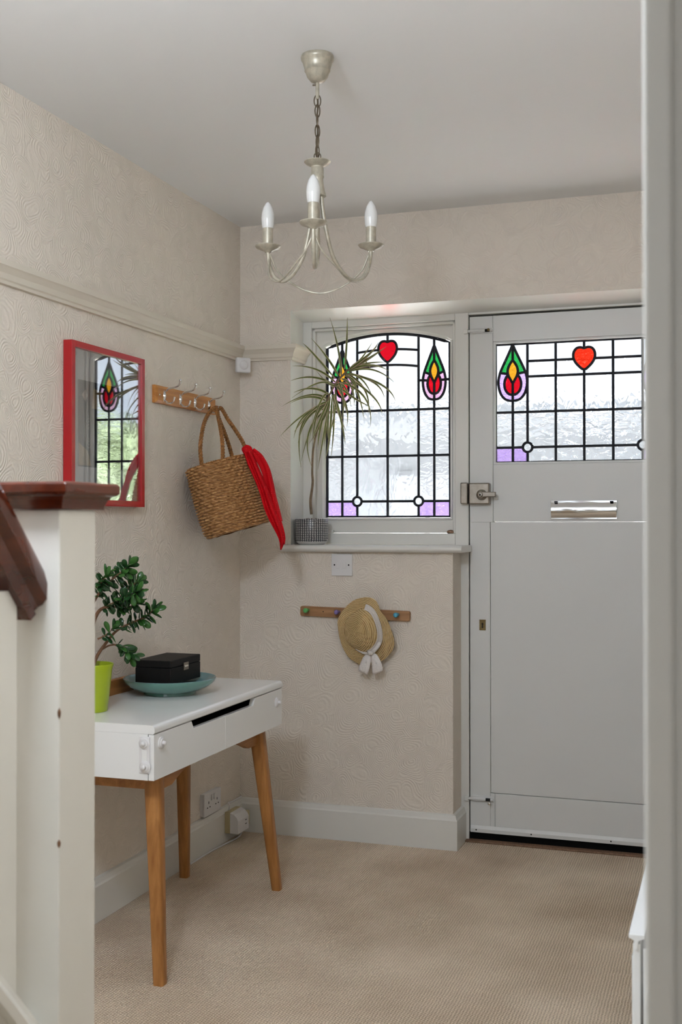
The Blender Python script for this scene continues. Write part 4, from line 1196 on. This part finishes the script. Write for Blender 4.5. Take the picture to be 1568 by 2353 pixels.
# ------------------------------------------------------------------ bowl, box, jade plant
BC = Vector((.190, -.985, .7005))
bw = empty('bowl', BC, 'wide shallow teal glazed bowl holding the black box', 'bowl')
m = MB()
m.lathe(BC, [(.0001, .004), (.074, .004), (.078, 0), (.083, 0), (.082, .007), (.104, .013), (.128, .025), (.1435, .038), (.1475, .048), (.148, .050)], 72)
o1 = m.build('outer_shell', 'teal', bw, smooth=True)
m = MB(); m.lathe(BC, [(.148, .050), (.1462, .0512), (.144, .049), (.137, .041), (.118, .029), (.09, .018), (.06, .013), (.0001, .012)], 72)
m.build('inner_glaze', 'teal_in', bw, smooth=True)
xb0, xb1, yb0, yb1, zb0_, zb1_ = .116, .240, -1.078, -.866, .7385, .8145
bxo = empty('jewellery_box', ((xb0+xb1)/2, (yb0+yb1)/2, zb0_), 'black leatherette box with small metal clasp sitting in the bowl', 'box')
B('body', 'boxblack', bxo, (xb0, xb1, yb0, yb1, zb0_, .7905), bevel=.002)
B('lid', 'boxblack', bxo, (xb0, xb1, yb0, yb1, 0.7912, zb1_), bevel=.0025)
cl = B('clasp', 'nickel', bxo, (xb1, xb1+.003, -.992, -.958, .776, .800), bevel=.0006)
B('clasp_bar', 'chrome', cl, (xb1+.003, xb1+.0045, -.988, -.962, .786, .791), bevel=.0004)

JC = Vector((.138, -1.372, .7005))
jp = empty('jade_plant', JC, 'bushy jade plant with glossy leaves in a lime green pot', 'potted plant')
m = MB(); m.lathe(JC, [(.0001, .0005), (.043, 0), (.045, .003), (.046, .02), (.047, .022), (.057, .118), (.0615, .134), (.0605, .137), (.058, .136), (.055, .115), (.0001, .115)], 48)
m.build('pot', 'lime', jp, smooth=True)
m = MB(); m.loft([[(JC.x+r*math.cos(2*PI*j/24), JC.y+r*math.sin(2*PI*j/24), JC.z+.121+.004*math.sin(j*3.3+r*200)) for j in range(24)] for r in (.054, .03, .004)], True, True); m.build('soil', 'soil', jp, smooth=True)
cj = lambda x, y: (200+x/4.9, 1240+y/4.9)
def jpt(x, y, yy): u, v = cj(x, y); return on(u, v, 1, yy)
root = JC+Vector((0, 0, .118))
branches = [
 ([root, jpt(115, 1310, -1.35), jpt(210, 1170, -1.33), jpt(330, 1030, -1.30), jpt(490, 940, -1.27), jpt(640, 880, -1.25), jpt(750, 790, -1.24)], .0055, .55),
 ([root, jpt(60, 1200, -1.37), jpt(60, 1000, -1.38), jpt(130, 810, -1.36), jpt(240, 750, -1.35), jpt(350, 680, -1.33), jpt(470, 540, -1.32), jpt(570, 480, -1.31)], .007, .5),
 ([jpt(60, 1000, -1.38), jpt(60, 760, -1.40), jpt(140, 600, -1.40), jpt(260, 470, -1.38), jpt(380, 370, -1.36), jpt(470, 300, -1.35)], .005, .35),
 ([jpt(160, 1240, -1.34), jpt(260, 1190, -1.32), jpt(380, 1190, -1.29), jpt(450, 1250, -1.28), jpt(500, 1300, -1.27)], .003, .35),
 ([jpt(240, 750, -1.35), jpt(340, 760, -1.30), jpt(450, 760, -1.28), jpt(560, 720, -1.27)], .003, .3),
 ([jpt(350, 680, -1.33), jpt(450, 640, -1.36), jpt(560, 600, -1.38)], .0028, .2),
 ([jpt(140, 600, -1.40), jpt(150, 500, -1.42), jpt(210, 420, -1.42)], .003, .3),
 ([jpt(120, 1120, -1.37), jpt(200, 1080, -1.36), jpt(290, 1010, -1.35)], .003, .3),
 ([root, jpt(20, 1150, -1.36), jpt(-80, 950, -1.34), jpt(-150, 760, -1.33), jpt(-180, 600, -1.33)], .006, .4),
 ([jpt(-80, 950, -1.34), jpt(-190, 900, -1.30), jpt(-260, 850, -1.28)], .004, .3),
 ([jpt(60, 760, -1.40), jpt(20, 620, -1.40), jpt(-40, 520, -1.40)], .004, .3)]
lm = bpy.data.meshes.new('jade_leaf')
bmn = bmesh.new(); NL, ML = 9, 8
def lw(t): return .0072*math.sin(PI*min(1, t**1.55*.965+.02))**.48
lv = []
for i in range(NL+1):
    t = i/NL; w = max(.0006, lw(t)); th_ = .0016*math.sin(PI*min(1, t+.03))+.0003; bend = .004*t*t
    lv.append([bmn.verts.new((.027*t, w*math.cos(2*PI*k/ML), th_*math.sin(2*PI*k/ML)+bend)) for k in range(ML)])
for i in range(NL):
    for k in range(ML):
        bmn.faces.new((lv[i][k], lv[i][(k+1) % ML], lv[i+1][(k+1) % ML], lv[i+1][k]))
bmn.faces.new(lv[0]); bmn.faces.new(lv[NL])
bmesh.ops.recalc_face_normals(bmn, faces=bmn.faces)
bmn.to_mesh(lm); bmn.free(); lm.materials.append(M['jade']); lm2 = lm.copy(); lm2.materials.clear(); lm2.materials.append(M['jade_new']); [q_.polygons.foreach_set('use_smooth', [True]*len(q_.polygons)) for q_ in (lm, lm2)]
def jade_leaf(p, d, size):
    d = d.normalized(); 
    s = d.cross(Vector((random.uniform(-1, 1), random.uniform(-1, 1), random.uniform(-.2, 1.2)))).normalized(); n = d.cross(s)
    o = bpy.data.objects.new('leaf', lm2 if size > 1.22 else lm); COL.objects.link(o); o.parent = jp
    q = p-JC
    o.matrix_local = Matrix(((d.x*size, s.x*size, n.x*size, q.x), (d.y*size, s.y*size, n.y*size, q.y), (d.z*size, s.z*size, n.z*size, q.z), (0, 0, 0, 1)))
for bi, (pts, r, start) in enumerate(branches):
    c = bez(pts, 40)
    m = MB(); m.tube(c, [lerp(r, r*.35, i/40) for i in range(41)], 8); m.build('branch', 'bark', jp, smooth=True)
    L_ = sum((c[i+1]-c[i]).length for i in range(40)); nn = max(4, int(L_*(1-start)/.0062))
    for k in range(nn):
        t = start+(1-start)*(k+.5)/nn; i = min(39, int(t*40)); tan = (c[i+1]-c[i]).normalized()
        az = k*PI/2+random.uniform(-.4, .4)
        a_ = tan.cross(Vector((0, 0, 1))).normalized(); b_ = tan.cross(a_)
        for s in (1, -1):
            d = tan*random.uniform(.15, .7)+s*(a_*math.cos(az)+b_*math.sin(az))
            if t < .8: d.z -= .25
            jade_leaf(c[i], d, random.uniform(.95, 1.4)*(1 if t > .7 else .9))
    for k in range(4):
        a_ = tan.cross(Vector((0, 0, 1))).normalized(); b_ = tan.cross(a_)
        jade_leaf(c[40], tan+.7*(a_*math.cos(k*PI/2)+b_*math.sin(k*PI/2))+Vector((0, 0, .25)), random.uniform(1.1, 1.5))

# ------------------------------------------------------------------ stairs at the left foreground
NX, NY, NW = 1.009, -2.910, .095
stairs = empty('staircase', (NX-NW/2, NY+NW/2, 0), 'white painted staircase end with mahogany newel cap and handrail', 'staircase')
nw = B('newel_post', 'stairwhite', stairs, (NX-NW, NX, NY, NY+NW, 0, 1.262), bevel=.002)
def sq(ov, z): a = NX-NW-ov; b = NX+ov; c = NY-ov; d = NY+NW+ov; return [(a, c, z), (b, c, z), (b, d, z), (a, d, z)]
m = MB(); m.loft([sq(*q) for q in ((.006, 1.2625), (.009, 1.2625), (.010, 1.268), (.013, 1.276), (.017, 1.281), (.023, 1.283), (.026, 1.286), (.026, 1.297), (.023, 1.3005), (-.0, 1.3015))])
m.build('cap', 'mahogany', nw, bevel=.001)['label'] = 'dark mahogany moulded newel cap'
for zc, hh in ((.98, .008), (.80, .006), (.52, .013), (.452, .010)):
    MB().lathe((NX-.0005, NY+.0005, zc), [(.0001, -hh), (.0022, -hh*.4), (.0026, hh*.3), (.0001, hh)], 8).build('paint_chip', 'bark', nw)
sl_ = math.radians(49)
ud = Vector((0, -math.cos(sl_), math.sin(sl_))); un_ = Vector((0, math.sin(sl_), math.cos(sl_)))
hx_ = NX-NW/2-.003
def slope_prof(start, length, prof, name, mat, parent, **k):
    m = MB(); m.loft([[start+ud*l+Vector((p, 0, 0))+un_*q for p, q in prof] for l in (0, length)])
    return m.build(name, mat, parent, **k)
hr_start = Vector((hx_, NY, 1.135))
prof = [(-.020, -.034), (.020, -.034), (.022, -.022), (.016, -.016), (.018, -.008), (.030, .002), (.031, .016), (.026, .027), (.014, .034), (0, .036), (-.014, .034), (-.026, .027), (-.031, .016), (-.030, .002), (-.018, -.008), (-.016, -.016), (-.022, -.022)]
slope_prof(hr_start+ud*-.004, 1.3, prof, 'handrail', 'mahogany', stairs, smooth=True, angle=35)['label'] = 'dark mahogany handrail'
for i in range(4):
    yb_ = -2.970-.145*i; zt_ = hr_start.z+(NY-yb_)*math.tan(sl_)-.052; zs_ = .555+(NY-yb_)*math.tan(sl_)
    MB().box(hx_-.009, hx_+.009, yb_-.021, yb_+.021, zs_-.03, zt_).build('baluster', 'stairwhite', stairs, bevel=.0015)
cap_s = Vector((hx_, NY, .525))
slope_prof(cap_s, 1.5, [(-.036, -.02), (.036, -.02), (.037, -.008), (.032, .0), (.026, .004), (.024, .012), (-.024, .012), (-.026, .004), (-.032, 0), (-.037, -.008)], 'string_capping', 'stairwhite', stairs, smooth=True, angle=30)
m = MB(); m.prism([(NY, 0), (NY, .50), (NY-1.0, .50+math.tan(sl_)), (NY-1.0, 0)], 'x', hx_-.018, hx_+.018); m.build('spandrel', 'stairwhite', stairs)
for i in range(5):
    y1 = NY-.06-.165*i
    B('tread', 'carpet', stairs, (.022, hx_-.02, y1-.19, y1, .19*i, .19*(i+1)))

# ------------------------------------------------------------------ radiator
RY0, RY1, RX0 = -2.435, -1.35, 1.742
rd = empty('radiator', (1.8, -1.9, .12), 'white panel radiator on the right wall beside the doorway', 'radiator')
m = MB(); rings = []
yy = RY0
m.box(RX0, RX0+.012, RY0, RY1, .13, .585)
k = 0
while RY0+.03+k*.033 < RY1-.04:
    y_ = RY0+.03+k*.033; m.box(RX0-.004, RX0, y_, y_+.020, .17, .555); k += 1
m.build('front_panel', 'radiator', rd, bevel=.003)
B('back_panel', 'radiator', rd, (RX0+.075, RX0+.087, RY0, RY1, .13, .585), bevel=.003)
m = MB(); m.prism([(RX0-.006, .600), (RX0+.018, .600), (RX0+.018, .594), (RX0+.009, .590), (RX0+.007, .575), (RX0+.004, .575), (RX0+.002, .590), (RX0-.006, .594)], 'y', RY0-.003, RY1+.003)
m.build('top_trim', 'radiator', rd, bevel=.001)
B('side_panel', 'radiator', rd, (RX0+.016, RX0+.072, RY0, RY0+.002, .15, .578))
m = MB(); m.tube([(RX0+.045, RY0-.004, .16), (RX0+.045, RY0-.035, .16), (RX0+.045, RY0-.035, 0)], .0075, 10); m.build('pipe', 'radiator', rd, smooth=True)
B('bleed_cap', 'radiator', rd, (RX0+.020, RX0+.06, RY0-.02, RY0, .487, .520), bevel=.003)
B('bracket', 'radiator', rd, (RX0+.087, XR-.002, -2.2, -2.17, .4, .5), (RX0+.087, XR-.002, -1.6, -1.57, .4, .5))

# ------------------------------------------------------------------ outside the front door
struct(B('ground', 'tarmac', None, (-15, 18, .26, 30, -.25, -.12)), 'pale paved drive outside the front door')
hs = empty('house', (-2, 15, -.12), 'pale rendered house across the drive seen through the door glass', 'house')
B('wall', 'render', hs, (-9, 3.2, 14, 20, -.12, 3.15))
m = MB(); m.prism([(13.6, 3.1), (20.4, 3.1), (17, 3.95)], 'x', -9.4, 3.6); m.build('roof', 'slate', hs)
for wx in (-6.5, -3.5, .4): 
    w_ = B('window', 'render', hs, (wx, wx+1.4, 13.96, 14.0, .9, 2.1))
    B('pane', 'print_grey', w_, (wx+.08, wx+.66, 13.94, 13.96, .98, 2.02), (wx+.74, wx+1.32, 13.94, 13.96, .98, 2.02))
hg = empty('hedge', (4.5, 4.5, -.12), 'leafy green garden hedge beside the drive', 'hedge')
m = MB(); rnd = random.Random(3)
def hleaf(c):
    a = Vector((rnd.uniform(-1, 1), rnd.uniform(-1, 1), rnd.uniform(-1, 1))).normalized(); b = a.cross(Vector((rnd.uniform(-1, 1), rnd.uniform(-1, 1), rnd.uniform(-1, 1)))).normalized()
    s = rnd.uniform(.05, .11); m.add([c-a*s, c-b*s*.5, c+a*s, c+b*s*.5], [(0, 1, 2, 3)])
for i in range(9000):
    f = rnd.random()
    p = Vector((2.7+.25*rnd.random()**2+.5*math.sin(f*9)**2*.3, lerp(.9, 12, f), rnd.uniform(-.1, 1.95))) if i % 3 else Vector((rnd.uniform(2.7, 4.2), lerp(.9, 12, f), 1.85+.25*rnd.random()))
    hleaf(p)
o = m.build('foliage', 'hedge', hg); o['kind'] = 'stuff'
B('hedge_core', 'hedge', hg, (2.95, 4.2, .9, 12, -.12, 1.85))
bpy.context.view_layer.update()
